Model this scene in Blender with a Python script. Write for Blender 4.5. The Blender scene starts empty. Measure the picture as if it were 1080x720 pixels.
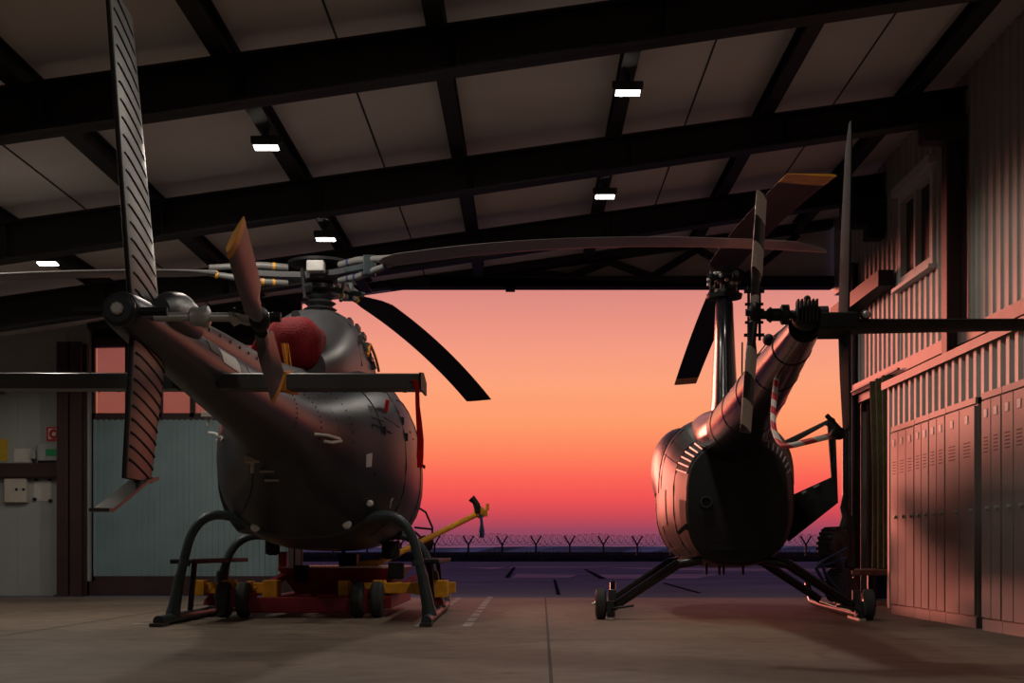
import bpy, bmesh, math, random
from mathutils import Vector, Matrix
random.seed(7)
PI = math.pi
S = bpy.context.scene
C = S.collection
H = 0.62                      # camera height
F = 1400.0                    # focal length in pixels of the 1080 px frame
def P(px, py, Y):             # point at real depth Y that stands where the photo shows it
    return Vector(((px-556)*Y/F, Y, H+(581-py)*Y/F))
def V(*a): return Vector(a)

# ------------------------------------------------------------------ materials
def mat(name, col, rough=.5, metal=0., spec=.5, noise=0., nscale=6., bump=0., bscale=40., coat=0., emit=None, estr=0., col2=None):
    m = bpy.data.materials.new(name); m.use_nodes = True
    nt = m.node_tree; b = nt.nodes['Principled BSDF']
    b.inputs['Base Color'].default_value = (*col, 1)
    b.inputs['Roughness'].default_value = rough
    b.inputs['Metallic'].default_value = metal
    b.inputs['Specular IOR Level'].default_value = spec
    if coat:
        b.inputs['Coat Weight'].default_value = coat
        b.inputs['Coat Roughness'].default_value = .2
    if emit:
        b.inputs['Emission Color'].default_value = (*emit, 1)
        b.inputs['Emission Strength'].default_value = estr
    tc = nt.nodes.new('ShaderNodeTexCoord')
    if noise:
        n = nt.nodes.new('ShaderNodeTexNoise'); n.inputs['Scale'].default_value = nscale
        n.inputs['Detail'].default_value = 6
        nt.links.new(tc.outputs['Object'], n.inputs['Vector'])
        r = nt.nodes.new('ShaderNodeValToRGB')
        r.color_ramp.elements[0].position = .3; r.color_ramp.elements[1].position = .7
        c2 = col2 or tuple(c*(1-noise) for c in col)
        r.color_ramp.elements[0].color = (*c2, 1); r.color_ramp.elements[1].color = (*col, 1)
        nt.links.new(n.outputs['Fac'], r.inputs['Fac'])
        nt.links.new(r.outputs['Color'], b.inputs['Base Color'])
    if bump:
        n = nt.nodes.new('ShaderNodeTexNoise'); n.inputs['Scale'].default_value = bscale
        nt.links.new(tc.outputs['Object'], n.inputs['Vector'])
        bp = nt.nodes.new('ShaderNodeBump'); bp.inputs['Strength'].default_value = bump; bp.inputs['Distance'].default_value = .02
        nt.links.new(n.outputs['Fac'], bp.inputs['Height']); nt.links.new(bp.outputs['Normal'], b.inputs['Normal'])
    return m

M = {}
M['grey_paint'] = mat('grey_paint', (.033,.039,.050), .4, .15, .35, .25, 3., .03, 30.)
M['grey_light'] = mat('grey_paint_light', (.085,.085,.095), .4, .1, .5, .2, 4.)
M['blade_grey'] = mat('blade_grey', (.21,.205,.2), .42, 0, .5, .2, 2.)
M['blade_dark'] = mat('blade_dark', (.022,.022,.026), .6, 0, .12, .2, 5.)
M['fin_paint'] = mat('fin_paint', (.065,.063,.063), .4, .1, .5, .3, 4.)
M['blackgloss'] = mat('black_gloss_paint', (.010,.009,.014), .19, 0, .5, coat=.2)
M['maroon'] = mat('plum_gloss_paint', (.012,.008,.011), .42, .0, .45, coat=.0)
M['fin_dark'] = mat('fin_dark', (.035,.039,.042), .8, 0, .06, .2, 4.)
M['blackmatte'] = mat('black_matte', (.012,.012,.013), .6, 0, .35, .3, 8.)
def ribbon_mat():
    m = bpy.data.materials.new('red_ribbon'); m.use_nodes = True
    nt = m.node_tree; b = nt.nodes['Principled BSDF']; b.inputs['Base Color'].default_value = (.6,.012,.02,1); b.inputs['Roughness'].default_value = .8
    t = nt.nodes.new('ShaderNodeBsdfTranslucent'); t.inputs[0].default_value = (.75,.02,.03,1); mx = nt.nodes.new('ShaderNodeMixShader'); mx.inputs[0].default_value = .6
    nt.links.new(b.outputs[0], mx.inputs[1]); nt.links.new(t.outputs[0], mx.inputs[2]); nt.links.new(mx.outputs[0], nt.nodes['Material Output'].inputs['Surface'])
    return m
M['ribbon'] = ribbon_mat()
M['rubber'] = mat('rubber', (.065,.066,.066), .75, 0, .3, .4, 15., .2, 60.)
M['steel'] = mat('steel', (.6,.59,.57), .35, .25, .5, .2, 12.)
M['darksteel'] = mat('dark_steel', (.07,.07,.075), .42, .6, .5, .3, 10.)
M['teal_tube'] = mat('teal_grey_tube', (.05,.075,.085), .4, .2, .5, .3, 6.)
M['yellow'] = mat('yellow_paint', (.95,.42,.02), .45, 0, .5, .35, 9.)
M['orange'] = mat('orange_strap', (.85,.30,.02), .6, 0, .3, .3, 20.)
M['redpaint'] = mat('red_paint', (.30,.016,.03), .42, 0, .5, .4, 8.)
M['redcloth'] = mat('red_cloth', (.26,.006,.012), .75, 0, .3, .25, 12., .3, 50.)
M['red'] = mat('signal_red', (.55,.03,.03), .45)
M['white'] = mat('white_paint', (.72,.70,.66), .5, 0, .5, .12, 10.)
M['beigebox'] = mat('beige_box', (.52,.46,.40), .5, 0, .5, .1, 5.)
M['bluepaint'] = mat('blue_paint', (.03,.05,.16), .4, 0, .5, .2, 10.)
M['glass'] = mat('dark_glass', (.012,.012,.016), .34, 0, .5)
M['beam'] = mat('beam_paint', (.016,.013,.014), .55, 0, .4, .3, 2.)
M['maroonbeam'] = mat('maroon_beam', (.05,.022,.024), .5, 0, .4, .3, 3.)
M['girt'] = mat('flashing', (.30,.22,.2), .5, .1, .5, .2, 4.)
M['ceil'] = mat('roof_sheet', (.84,.80,.78), .7, 0, .3, .14, .9, .08, 4.)
M['headerpanel'] = mat('header_panel_lit', (.88,.84,.82), .6, 0, .4, .1, 1.5)  # paler copy of white_panel; light on the shaded header is put into its colour
M['seam'] = mat('roof_seam', (.03,.03,.03), .7)
M['wallsheet'] = mat('wall_sheet', (.50,.47,.43), .5, 0, .5, .22, 2.5)
M['leafsheet'] = mat('door_sheet', (.23,.33,.35), .45, .15, .5, .18, 2.)
M['whitepanel'] = mat('white_panel', (.36,.37,.36), .55, 0, .4, .15, 1.5)
M['locker'] = mat('locker_paint', (.27,.24,.225), .5, .0, .5, .15, 3.)
M['lockerdark'] = mat('locker_slot', (.02,.02,.02), .6)
M['olive'] = mat('olive_cloth', (.055,.055,.025), .85, 0, .2, .4, 9., .3, 40.)
M['wood'] = mat('wood_board', (.20,.12,.10), .6, 0, .3, .4, 7.)
M['notice'] = mat('notice_paper', (.60,.57,.52), .7, 0, .2, .15, 30.)
M['yellownotice'] = mat('yellow_notice', (.55,.36,.03), .6, 0, .3, .2, 20.)
M['fence'] = mat('fence_post', (.03,.026,.03), .7)
M['wire'] = mat('fence_wire', (.05,.04,.045), .5, .5)
M['grass'] = mat('dry_grass', (.04,.035,.035), 1., 0, 0., .5, .6)
M['land'] = mat('hazed_distant_land', (.92,.78,.86), 1., 0, 0., .4, .02)  # haze over the far land is mixed into this pale colour
M['lens'] = mat('lamp_lens', (.9,.88,.82), .3, emit=(1,.93,.80), estr=14)
M['led'] = mat('green_display', (.01,.05,.02), .3, emit=(.05,.8,.25), estr=.03)
M['lamphousing'] = mat('lamp_housing', (.05,.05,.05), .5, .3)

def concrete():
    m = bpy.data.materials.new('concrete_floor'); m.use_nodes = True
    nt = m.node_tree; b = nt.nodes['Principled BSDF']; L = nt.links.new
    g = nt.nodes.new('ShaderNodeNewGeometry')
    def noise(sc, det, dist=0.):
        n = nt.nodes.new('ShaderNodeTexNoise'); n.inputs['Scale'].default_value = sc
        n.inputs['Detail'].default_value = det; n.inputs['Distortion'].default_value = dist
        L(g.outputs['Position'], n.inputs['Vector']); return n
    a = noise(.55, 8, .6); bb = noise(5., 8); sp = noise(60., 2)
    r = nt.nodes.new('ShaderNodeValToRGB')
    r.color_ramp.elements[0].position = .32; r.color_ramp.elements[1].position = .68
    r.color_ramp.elements[0].color = (.15,.112,.085,1); r.color_ramp.elements[1].color = (.29,.222,.168,1)
    mx = nt.nodes.new('ShaderNodeMath'); mx.operation = 'MULTIPLY_ADD'; mx.inputs[1].default_value = .45
    L(bb.outputs['Fac'], mx.inputs[0])
    m2 = nt.nodes.new('ShaderNodeMath'); m2.operation = 'MULTIPLY_ADD'; m2.inputs[1].default_value = .55
    L(a.outputs['Fac'], m2.inputs[0]); L(mx.outputs[0], m2.inputs[2])
    mx.inputs[2].default_value = 0.
    L(m2.outputs[0], r.inputs['Fac'])
    # dark spatter stains
    r2 = nt.nodes.new('ShaderNodeValToRGB'); r2.color_ramp.elements[0].position = .62; r2.color_ramp.elements[1].position = .72
    r2.color_ramp.elements[0].color = (1,1,1,1); r2.color_ramp.elements[1].color = (.6,.58,.56,1)
    st = noise(1.7, 5, 1.2); L(st.outputs['Fac'], r2.inputs['Fac'])
    mm = nt.nodes.new('ShaderNodeMixRGB'); mm.blend_type = 'MULTIPLY'; mm.inputs[0].default_value = 1
    L(r.outputs['Color'], mm.inputs[1]); L(r2.outputs['Color'], mm.inputs[2])
    L(mm.outputs[0], b.inputs['Base Color'])
    b.inputs['Roughness'].default_value = .62; b.inputs['Specular IOR Level'].default_value = .3
    bp = nt.nodes.new('ShaderNodeBump'); bp.inputs['Strength'].default_value = .15; bp.inputs['Distance'].default_value = .01
    L(sp.outputs['Fac'], bp.inputs['Height']); L(bp.outputs['Normal'], b.inputs['Normal'])
    return m
M['concrete'] = concrete()
M['joint'] = mat('floor_joint', (.07,.06,.055), .8)
M['mark'] = mat('worn_paint', (.62,.58,.52), .7, 0, .3, .65, 14.)
M['asphalt'] = mat('asphalt', (.24,.24,.30), 1., 0, 0., .35, .35, .1, 30.)
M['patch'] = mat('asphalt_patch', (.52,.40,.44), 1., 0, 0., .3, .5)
M['crack'] = mat('asphalt_crack', (.02,.02,.028), 1., 0, 0.)

def pane_mat():
    m = bpy.data.materials.new('cloudy_pane'); m.use_nodes = True
    nt = m.node_tree; nt.nodes.remove(nt.nodes['Principled BSDF'])
    out = nt.nodes['Material Output']
    t = nt.nodes.new('ShaderNodeBsdfTransparent'); t.inputs[0].default_value = (.62,.58,.64,1)
    tl = nt.nodes.new('ShaderNodeBsdfTranslucent'); tl.inputs[0].default_value = (.6,.5,.5,1)
    gl = nt.nodes.new('ShaderNodeBsdfGlossy'); gl.inputs['Roughness'].default_value = .15; gl.inputs[0].default_value = (.6,.6,.6,1)
    a = nt.nodes.new('ShaderNodeMixShader'); a.inputs[0].default_value = .35
    c = nt.nodes.new('ShaderNodeMixShader'); c.inputs[0].default_value = .06
    nt.links.new(t.outputs[0], a.inputs[1]); nt.links.new(tl.outputs[0], a.inputs[2])
    nt.links.new(a.outputs[0], c.inputs[1]); nt.links.new(gl.outputs[0], c.inputs[2])
    nt.links.new(c.outputs[0], out.inputs['Surface'])
    return m
M['pane'] = pane_mat()

def striped(name, ca, cb, axis, period, duty=.5, off=0., skew=0., skewaxis='Y', rough=.45):
    m = bpy.data.materials.new(name); m.use_nodes = True
    nt = m.node_tree; b = nt.nodes['Principled BSDF']; L = nt.links.new
    tc = nt.nodes.new('ShaderNodeTexCoord'); s = nt.nodes.new('ShaderNodeSeparateXYZ'); L(tc.outputs['Object'], s.inputs[0])
    sk = nt.nodes.new('ShaderNodeMath'); sk.operation = 'MULTIPLY_ADD'; sk.inputs[1].default_value = skew
    L(s.outputs[skewaxis], sk.inputs[0]); L(s.outputs[axis], sk.inputs[2])
    d = nt.nodes.new('ShaderNodeMath'); d.operation = 'MULTIPLY_ADD'; d.inputs[1].default_value = 1/period; d.inputs[2].default_value = off+100
    L(sk.outputs[0], d.inputs[0])
    f = nt.nodes.new('ShaderNodeMath'); f.operation = 'FRACT'; L(d.outputs[0], f.inputs[0])
    g = nt.nodes.new('ShaderNodeMath'); g.operation = 'GREATER_THAN'; g.inputs[1].default_value = duty; L(f.outputs[0], g.inputs[0])
    mx = nt.nodes.new('ShaderNodeMixRGB'); mx.inputs[1].default_value = (*ca,1); mx.inputs[2].default_value = (*cb,1)
    L(g.outputs[0], mx.inputs[0]); L(mx.outputs[0], b.inputs['Base Color']); b.inputs['Roughness'].default_value = rough
    return m

# ------------------------------------------------------------------ mesh builder
ROOTM = {}
class MB:
    def __init__(s): s.bm = bmesh.new(); s.mi = 0
    def _f(s, vs):
        try:
            f = s.bm.faces.new(vs); f.material_index = s.mi; return f
        except ValueError: return None
    def box(s, x0,x1,y0,y1,z0,z1):
        v = [s.bm.verts.new(p) for p in ((x0,y0,z0),(x1,y0,z0),(x1,y1,z0),(x0,y1,z0),(x0,y0,z1),(x1,y0,z1),(x1,y1,z1),(x0,y1,z1))]
        for q in ((0,3,2,1),(4,5,6,7),(0,1,5,4),(1,2,6,5),(2,3,7,6),(3,0,4,7)): s._f([v[i] for i in q])
        return s
    def hexa(s, pts):      # 8 points: bottom 4, top 4
        v = [s.bm.verts.new(p) for p in pts]
        for q in ((0,3,2,1),(4,5,6,7),(0,1,5,4),(1,2,6,5),(2,3,7,6),(3,0,4,7)): s._f([v[i] for i in q])
        return s
    def quad(s, *pts):
        s._f([s.bm.verts.new(p) for p in pts]); return s
    def bar(s, a, b, w, h, up=(0,0,1)):
        a=Vector(a); b=Vector(b); d=(b-a).normalized(); u=Vector(up)
        if abs(d.dot(u))>.98: u=Vector((0,1,0))
        r=d.cross(u).normalized(); u=r.cross(d)
        pts=[]
        for e in (a,b):
            for sx,sz in ((-1,-1),(1,-1),(1,1),(-1,1)): pts.append(e+r*sx*w/2+u*sz*h/2)
        return s.hexa([pts[0],pts[1],pts[2],pts[3],pts[4],pts[5],pts[6],pts[7]])
    def rings(s, rs, cap=True, closed=True):
        n=len(rs[0]); vv=[[s.bm.verts.new(p) for p in r] for r in rs]
        for a,b in zip(vv,vv[1:]):
            for i in range(n if closed else n-1):
                j=(i+1)%n; s._f([a[i],a[j],b[j],b[i]])
        if cap and closed: s._f(vv[0][::-1]); s._f(vv[-1])
        return s
    def tube(s, path, r, n=10, cap=True):
        path=[Vector(p) for p in path]; k=len(path)
        rr=r if isinstance(r,(list,tuple)) else [r]*k
        rs=[]; prev=None
        for i,p in enumerate(path):
            d=(path[min(i+1,k-1)]-path[max(i-1,0)]).normalized()
            if prev is None:
                u=Vector((0,0,1)) if abs(d.z)<.9 else Vector((1,0,0))
                prev=(u-d*u.dot(d)).normalized()
            else:
                prev=(prev-d*prev.dot(d)).normalized()
            q=d.cross(prev)
            rs.append([p+(prev*math.cos(2*PI*j/n)+q*math.sin(2*PI*j/n))*rr[i] for j in range(n)])
        return s.rings(rs,cap)
    def cyl(s, a, b, r, r2=None, n=18): return s.tube([a,b],[r, r if r2 is None else r2],n)
    def torus(s, c, ax, R, r, n=28, m=10):
        c=Vector(c); ax=Vector(ax).normalized(); u=ax.orthogonal().normalized(); w=ax.cross(u); vv=[]
        for i in range(n):
            t=2*PI*i/n; d=u*math.cos(t)+w*math.sin(t)
            vv.append([s.bm.verts.new(c+d*(R+r*math.cos(2*PI*j/m))+ax*r*math.sin(2*PI*j/m)) for j in range(m)])
        for i in range(n):
            a=vv[i]; b=vv[(i+1)%n]
            for j in range(m): s._f([a[j],a[(j+1)%m],b[(j+1)%m],b[j]])
        return s
    def lathe(s, c, ax, prof, n=24):   # prof: list of (dist along axis, radius)
        c=Vector(c); ax=Vector(ax).normalized(); u=ax.orthogonal().normalized(); w=ax.cross(u)
        rs=[[c+ax*h+(u*math.cos(2*PI*j/n)+w*math.sin(2*PI*j/n))*max(r,.0005) for j in range(n)] for h,r in prof]
        return s.rings(rs)
    def ell(s, c, rx, ry, rz, n=20, m=12):
        c=Vector(c); rs=[]
        for i in range(m+1):
            t=-PI/2+PI*i/m; k=max(math.cos(t),.002)
            rs.append([c+Vector((rx*k*math.cos(2*PI*j/n), ry*k*math.sin(2*PI*j/n), rz*math.sin(t))) for j in range(n)])
        return s.rings(rs)
    def prism(s, pts, off):   # polygon extruded by off
        off=Vector(off); a=[s.bm.verts.new(p) for p in pts]; b=[s.bm.verts.new(Vector(p)+off) for p in pts]
        n=len(a); s._f(a[::-1]); s._f(b)
        for i in range(n): s._f([a[i],a[(i+1)%n],b[(i+1)%n],b[i]])
        return s
    def frame(s, outer, inner, off):   # polygon ring extruded
        off=Vector(off); n=len(outer)
        A=[s.bm.verts.new(p) for p in outer]; B=[s.bm.verts.new(p) for p in inner]
        A2=[s.bm.verts.new(Vector(p)+off) for p in outer]; B2=[s.bm.verts.new(Vector(p)+off) for p in inner]
        for i in range(n):
            j=(i+1)%n
            s._f([A[i],A[j],B[j],B[i]]); s._f([A2[j],A2[i],B2[i],B2[j]]); s._f([A[j],A[i],A2[i],A2[j]]); s._f([B[i],B[j],B2[j],B2[i]])
        return s
    def build(s, name, m, parent=None, smooth=False, bevel=0., world=False, sub=0, origin=None):
        bmesh.ops.recalc_face_normals(s.bm, faces=s.bm.faces)
        root=parent
        while root is not None and root.parent is not None: root=root.parent
        if root is not None and world: s.bm.transform(ROOTM[root.name].inverted())
        if origin is None and parent is None:
            c=[v.co for v in s.bm.verts]
            origin=Vector(((min(v.x for v in c)+max(v.x for v in c))/2,(min(v.y for v in c)+max(v.y for v in c))/2,min(v.z for v in c)))
        if parent is None: s.bm.transform(Matrix.Translation(-Vector(origin)))
        me=bpy.data.meshes.new(name); s.bm.to_mesh(me); s.bm.free()
        for mm in (m if isinstance(m,(list,tuple)) else [m]): me.materials.append(M[mm] if isinstance(mm,str) else mm)
        o=bpy.data.objects.new(name,me); C.objects.link(o)
        if parent is None: o.location=origin; ROOTM[o.name]=Matrix.Translation(origin)
        else: o.parent=parent
        if smooth:
            for p in me.polygons: p.use_smooth=True
            me.set_sharp_from_angle(angle=math.radians(smooth if smooth is not True else 40))
        if bevel:
            bv=o.modifiers.new('bevel','BEVEL'); bv.width=bevel; bv.segments=2; bv.limit_method='ANGLE'
        return o

def tag(o, label, cat, group=None):
    o['label']=label; o['category']=cat
    if group: o['group']=group
    return o
def struct(o): o['kind']='structure'; return o
def stuff(o): o['kind']='stuff'; return o
def thing(name, loc, label, cat, group=None, rotz=0.):
    o=bpy.data.objects.new(name,None); C.objects.link(o); o.location=loc; o.rotation_euler=(0,0,rotz); o.empty_display_size=.2
    ROOTM[o.name]=Matrix.Translation(loc)@Matrix.Rotation(rotz,4,'Z')
    return tag(o,label,cat,group)
def L2W(root,p): return ROOTM[root.name]@Vector(p)
def W2L(root,p): return ROOTM[root.name].inverted()@Vector(p)

def catmull(keys, per=5):
    out=[]; n=len(keys)
    for i in range(n-1):
        p0=keys[max(i-1,0)]; p1=keys[i]; p2=keys[i+1]; p3=keys[min(i+2,n-1)]
        for k in range(per):
            t=k/per
            out.append(tuple(.5*((2*b)+(-a+c)*t+(2*a-5*b+4*c-d)*t*t+(-a+3*b-3*c+d)*t**3) for a,b,c,d in zip(p0,p1,p2,p3)))
    out.append(tuple(keys[-1])); return out
def sring(sec, n=40):     # (y, cx, hw, zt, zb, zm, exponent)
    return [spt(sec, 2*PI*i/n) for i in range(n)]
def spt(sec, t, off=0.):
    y,cx,hw,zt,zb,zm,e=sec
    c=math.cos(t); s_=math.sin(t)
    x=hw*math.copysign(abs(c)**(2/e),c); z=(zt-zm if s_>0 else zm-zb)*math.copysign(abs(s_)**(2/e),s_)
    if off:
        l=math.hypot(x,z) or 1; x+=off*x/l; z+=off*z/l
    return Vector((cx+x,y,zm+z))
def at(secs, y):
    for a,b in zip(secs,secs[1:]):
        lo,hi=min(a[0],b[0]),max(a[0],b[0])
        if lo<=y<=hi:
            k=(y-a[0])/(b[0]-a[0]) if b[0]!=a[0] else 0
            return tuple(p+(q-p)*k for p,q in zip(a,b))
    return secs[-1]
def patch(mb, secs, y0,y1,t0,t1, off, ny=8, nt=10, bulge=0., thick=.012):
    A=[];B=[]
    for i in range(ny+1):
        ra=[];rb=[]
        for j in range(nt+1):
            u=i/ny; w=j/nt
            b=off+bulge*math.sin(PI*u)**.6*math.sin(PI*w)**.6 if bulge else off
            sc=at(secs,y0+(y1-y0)*u); t=t0+(t1-t0)*w
            ra.append(mb.bm.verts.new(spt(sc,t,b))); rb.append(mb.bm.verts.new(spt(sc,t,off-thick)))
        A.append(ra);B.append(rb)
    for i in range(ny):
        for j in range(nt):
            mb._f([A[i][j],A[i][j+1],A[i+1][j+1],A[i+1][j]]); mb._f([B[i][j],B[i+1][j],B[i+1][j+1],B[i][j+1]])
    for i in range(ny):
        mb._f([A[i][0],A[i+1][0],B[i+1][0],B[i][0]]); mb._f([A[i+1][nt],A[i][nt],B[i][nt],B[i+1][nt]])
    for j in range(nt):
        mb._f([A[0][j+1],A[0][j],B[0][j],B[0][j+1]]); mb._f([A[ny][j],A[ny][j+1],B[ny][j+1],B[ny][j]])
    return mb
def hit(px,py,secs,root,out=.0):
    Y=5.
    lo=min(q[0] for q in secs); hi=max(q[0] for q in secs)
    while Y<16:
        p=W2L(root,P(px,py,Y))
        if lo<p.y<hi:
            y,cx,hw,zt,zb,zm,e=at(secs,p.y); h=(zt-zm) if p.z>zm else (zm-zb)
            if (abs(p.x-cx)/hw)**e+(abs(p.z-zm)/h)**e<1: return W2L(root,P(px,py,Y-out))
        Y+=.01
    return W2L(root,P(px,py,12))
def surfline(secs, pts, off=.002):   # pts: (y,t)
    out=[]
    for (ya,ta),(yb,tb) in zip(pts,pts[1:]):
        for k in range(8): out.append(spt(at(secs,ya+(yb-ya)*k/8),ta+(tb-ta)*k/8,off))
    out.append(spt(at(secs,pts[-1][0]),pts[-1][1],off)); return out

# ================================================================== camera
cam=bpy.data.cameras.new('camera'); co=bpy.data.objects.new('camera',cam); C.objects.link(co)
co.location=(0,0,H); co.rotation_euler=(PI/2,0,0)
cam.sensor_width=36; cam.lens=F/1080*36; cam.shift_x=-16/1080; cam.shift_y=221/1080; cam.clip_end=6000; cam.clip_start=.05
S.camera=co

# ================================================================== setting
YB=18.5                                        # plane of the open front
XL,XR=-8.6,4.25
def roofz(x): return 5.24-.14*(XR-x)
# floor slab with joints and painted marks
m=MB(); m.box(XL,XR+.3,-4,17.7,-.12,0)
m.mi=1
def strip(a,b,w,z=.003):
    a=Vector(a);b=Vector(b);d=(b-a).normalized();n=Vector((-d.y,d.x))*w/2
    m.quad((a.x-n.x,a.y-n.y,z),(b.x-n.x,b.y-n.y,z),(b.x+n.x,b.y+n.y,z),(a.x+n.x,a.y+n.y,z))
strip((.10,5.),(.24,17.6),.018); strip((-8,9.2),(4.1,9.35),.014); strip((-3.9,3),(-3.75,17.6),.014)
m.mi=2
for x,w in ((-.50,.075),(-.90,.07)):
    y=10.9
    while y<17.2:
        l=.55+.25*random.random(); strip((x,y),(x+.004,y+l),w); y+=l+.13+.1*random.random()
for px,py,w,l in ((148,658,.12,.12),(165,654.5,.14,.2),(205,655,.10,.2),(222,652,.1,.3),(183,657,.05,.25),(212,659,.09,.15),(60,655,.03,.9)):
    q=P(px,py,H*F/(py-581)); strip((q.x-l/2,q.y),(q.x+l/2,q.y+.05),w)
struct(m.build('floor',['concrete','joint','mark']))
# apron outside
m=MB(); m.box(-60,60,17.7,79,-.14,-.004)
m.mi=1
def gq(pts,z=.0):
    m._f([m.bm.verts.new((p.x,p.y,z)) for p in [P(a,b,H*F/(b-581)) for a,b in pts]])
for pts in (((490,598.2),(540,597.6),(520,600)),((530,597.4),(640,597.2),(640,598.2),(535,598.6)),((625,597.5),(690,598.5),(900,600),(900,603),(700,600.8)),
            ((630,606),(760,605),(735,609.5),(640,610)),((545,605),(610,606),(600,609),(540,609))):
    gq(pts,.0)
m.mi=2
for pts in (((541,598),(544,598),(537,609),(532,609)),((583.5,611),(586,611),(591,627),(587,627)),((615,600),(618,600),(640,610),(632,610)),((697,614.5),(702,614.5),(740,625),(736,625.5)),((440,606),(443,606),(476,612),(470,612))):
    gq(pts,.002)
struct(m.build('ground',['asphalt','patch','crack']))
m=MB(); m.box(-900,900,79,2600,-.35,-.05); struct(m.build('ground',['grass']))
# distant low land
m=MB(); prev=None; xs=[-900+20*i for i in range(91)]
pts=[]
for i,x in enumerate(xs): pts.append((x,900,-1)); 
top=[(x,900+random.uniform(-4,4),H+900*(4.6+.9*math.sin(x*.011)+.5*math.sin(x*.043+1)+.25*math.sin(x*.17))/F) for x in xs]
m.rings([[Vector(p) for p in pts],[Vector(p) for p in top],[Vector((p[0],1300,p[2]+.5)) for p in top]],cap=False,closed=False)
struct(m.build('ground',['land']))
# roof sheet
def slab(mb,x0,x1,y0,y1,dz0,dz1):
    mb.hexa([(x0,y0,roofz(x0)+dz0),(x1,y0,roofz(x1)+dz0),(x1,y1,roofz(x1)+dz0),(x0,y1,roofz(x0)+dz0),
             (x0,y0,roofz(x0)+dz1),(x1,y0,roofz(x1)+dz1),(x1,y1,roofz(x1)+dz1),(x0,y1,roofz(x0)+dz1)])
m=MB(); slab(m,XL-.3,XR+.35,-4.3,19.2,0,.12); struct(m.build('ceiling','ceil'))
for i,x in enumerate((1.57,-4.4,3.05,-1.42)):
    m=MB(); slab(m,x-.008,x+.008,-4,18.4,-.006,.001); struct(m.build('trim_%d'%(i+1),'seam'))
# rafters
RY=[3.2,6.4,9.6,12.8,15.7]
rl={9.6:'dark tapered steel roof rafter nearest the camera, across the top of the view',12.8:'dark steel roof rafter that meets the dark wall post on the right',
    15.7:'dark steel roof rafter farthest inside, just before the open doorway truss',6.4:'dark steel roof rafter overhead before the camera, out of view',3.2:'dark steel roof rafter overhead closest to the camera, out of view'}
for y in RY:
    m=MB(); x0,x1=XL,XR-.03
    def bz(x): return roofz(x)-.46-.008*(XR-x)
    def sl(ya,yb,a,b):
        m.hexa([(x0,ya,bz(x0)+a),(x1,ya,bz(x1)+a),(x1,yb,bz(x1)+a),(x0,yb,bz(x0)+a),(x0,ya,b(x0)),(x1,ya,b(x1)),(x1,yb,b(x1)),(x0,yb,b(x0))])
    sl(y-.006,y+.006,0,lambda x:roofz(x)-.16)
    sl(y-.1,y+.1,0,lambda x:bz(x)+.018)
    for z0,z1 in ((-.185,-.165),):
        m.hexa([(x0,y-.1,roofz(x0)+z0),(x1,y-.1,roofz(x1)+z0),(x1,y+.1,roofz(x1)+z0),(x0,y+.1,roofz(x0)+z0),(x0,y-.1,roofz(x0)+z1),(x1,y-.1,roofz(x1)+z1),(x1,y+.1,roofz(x1)+z1),(x0,y+.1,roofz(x0)+z1)])
    for k in range(9):
        xx=-8+1.5*k
        m.box(xx-.006,xx+.006,y-.095,y+.095,bz(xx)+.02,roofz(xx)-.19)
    tag(m.build('roof_rafter','beam'),rl[y],'rafter','steel rafters under the roof')
# purlins
PX=[-5.13,-3.67,-2.2,-.66,.84,2.3,3.72]
pn=['leftmost dark roof purlin, carrying the far left floodlight','second dark roof purlin from the left, without lamps','third dark roof purlin from the left, carrying the floodlights above the left helicopter',
    'dark roof purlin between the two rows of floodlights, above the middle of the doorway','dark roof purlin carrying the two floodlights right of centre','dark roof purlin second from the right wall','dark roof purlin closest to the right wall']
for x,lb in zip(PX,pn):
    m=MB(); slab(m,x-.065,x+.065,-4,18.3,-.165,-.15); slab(m,x-.012,x+.012,-4,18.3,-.15,-.012); slab(m,x-.065,x+.065,-4,18.3,-.012,0.)
    tag(m.build('roof_purlin','beam'),lb,'purlin','roof purlins')

def corr(mb, a, b, z0, z1, nrm, pitch=.2, depth=.035, duty=.36, zt=None, thick=.004):
    """corrugated sheet from a to b (xy), ribs proud along nrm; zt(point)->top height"""
    a=Vector((a[0],a[1],0)); b=Vector((b[0],b[1],0)); d=(b-a); Lh=d.length; d/=Lh; n=Vector((nrm[0],nrm[1],0)).normalized()
    us=[]; k=0; u=0
    while u<Lh:
        for f,h in ((0,0),(.5-duty/2-.06,0),(.5-duty/2,1),(.5+duty/2,1),(.5+duty/2+.06,0)):
            if u+f*pitch<Lh: us.append((u+f*pitch,h))
        u+=pitch
    us.append((Lh,0))
    fr=[];bk=[]
    for u,h in us:
        p=a+d*u+n*depth*h; q=p-n*thick; top=zt(p) if zt else z1
        fr.append((Vector((p.x,p.y,z0)),Vector((p.x,p.y,top)))); bk.append((Vector((q.x,q.y,z0)),Vector((q.x,q.y,top))))
    A=[(mb.bm.verts.new(x),mb.bm.verts.new(y)) for x,y in fr]; B=[(mb.bm.verts.new(x),mb.bm.verts.new(y)) for x,y in bk]
    for i in range(len(A)-1):
        mb._f([A[i][0],A[i+1][0],A[i+1][1],A[i][1]]); mb._f([B[i+1][0],B[i][0],B[i][1],B[i+1][1]])
        mb._f([A[i][1],A[i+1][1],B[i+1][1],B[i][1]]); mb._f([A[i+1][0],A[i][0],B[i][0],B[i+1][0]])
    mb._f([A[0][0],A[0][1],B[0][1],B[0][0]]); mb._f([A[-1][1],A[-1][0],B[-1][0],B[-1][1]])
    return mb
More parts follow.
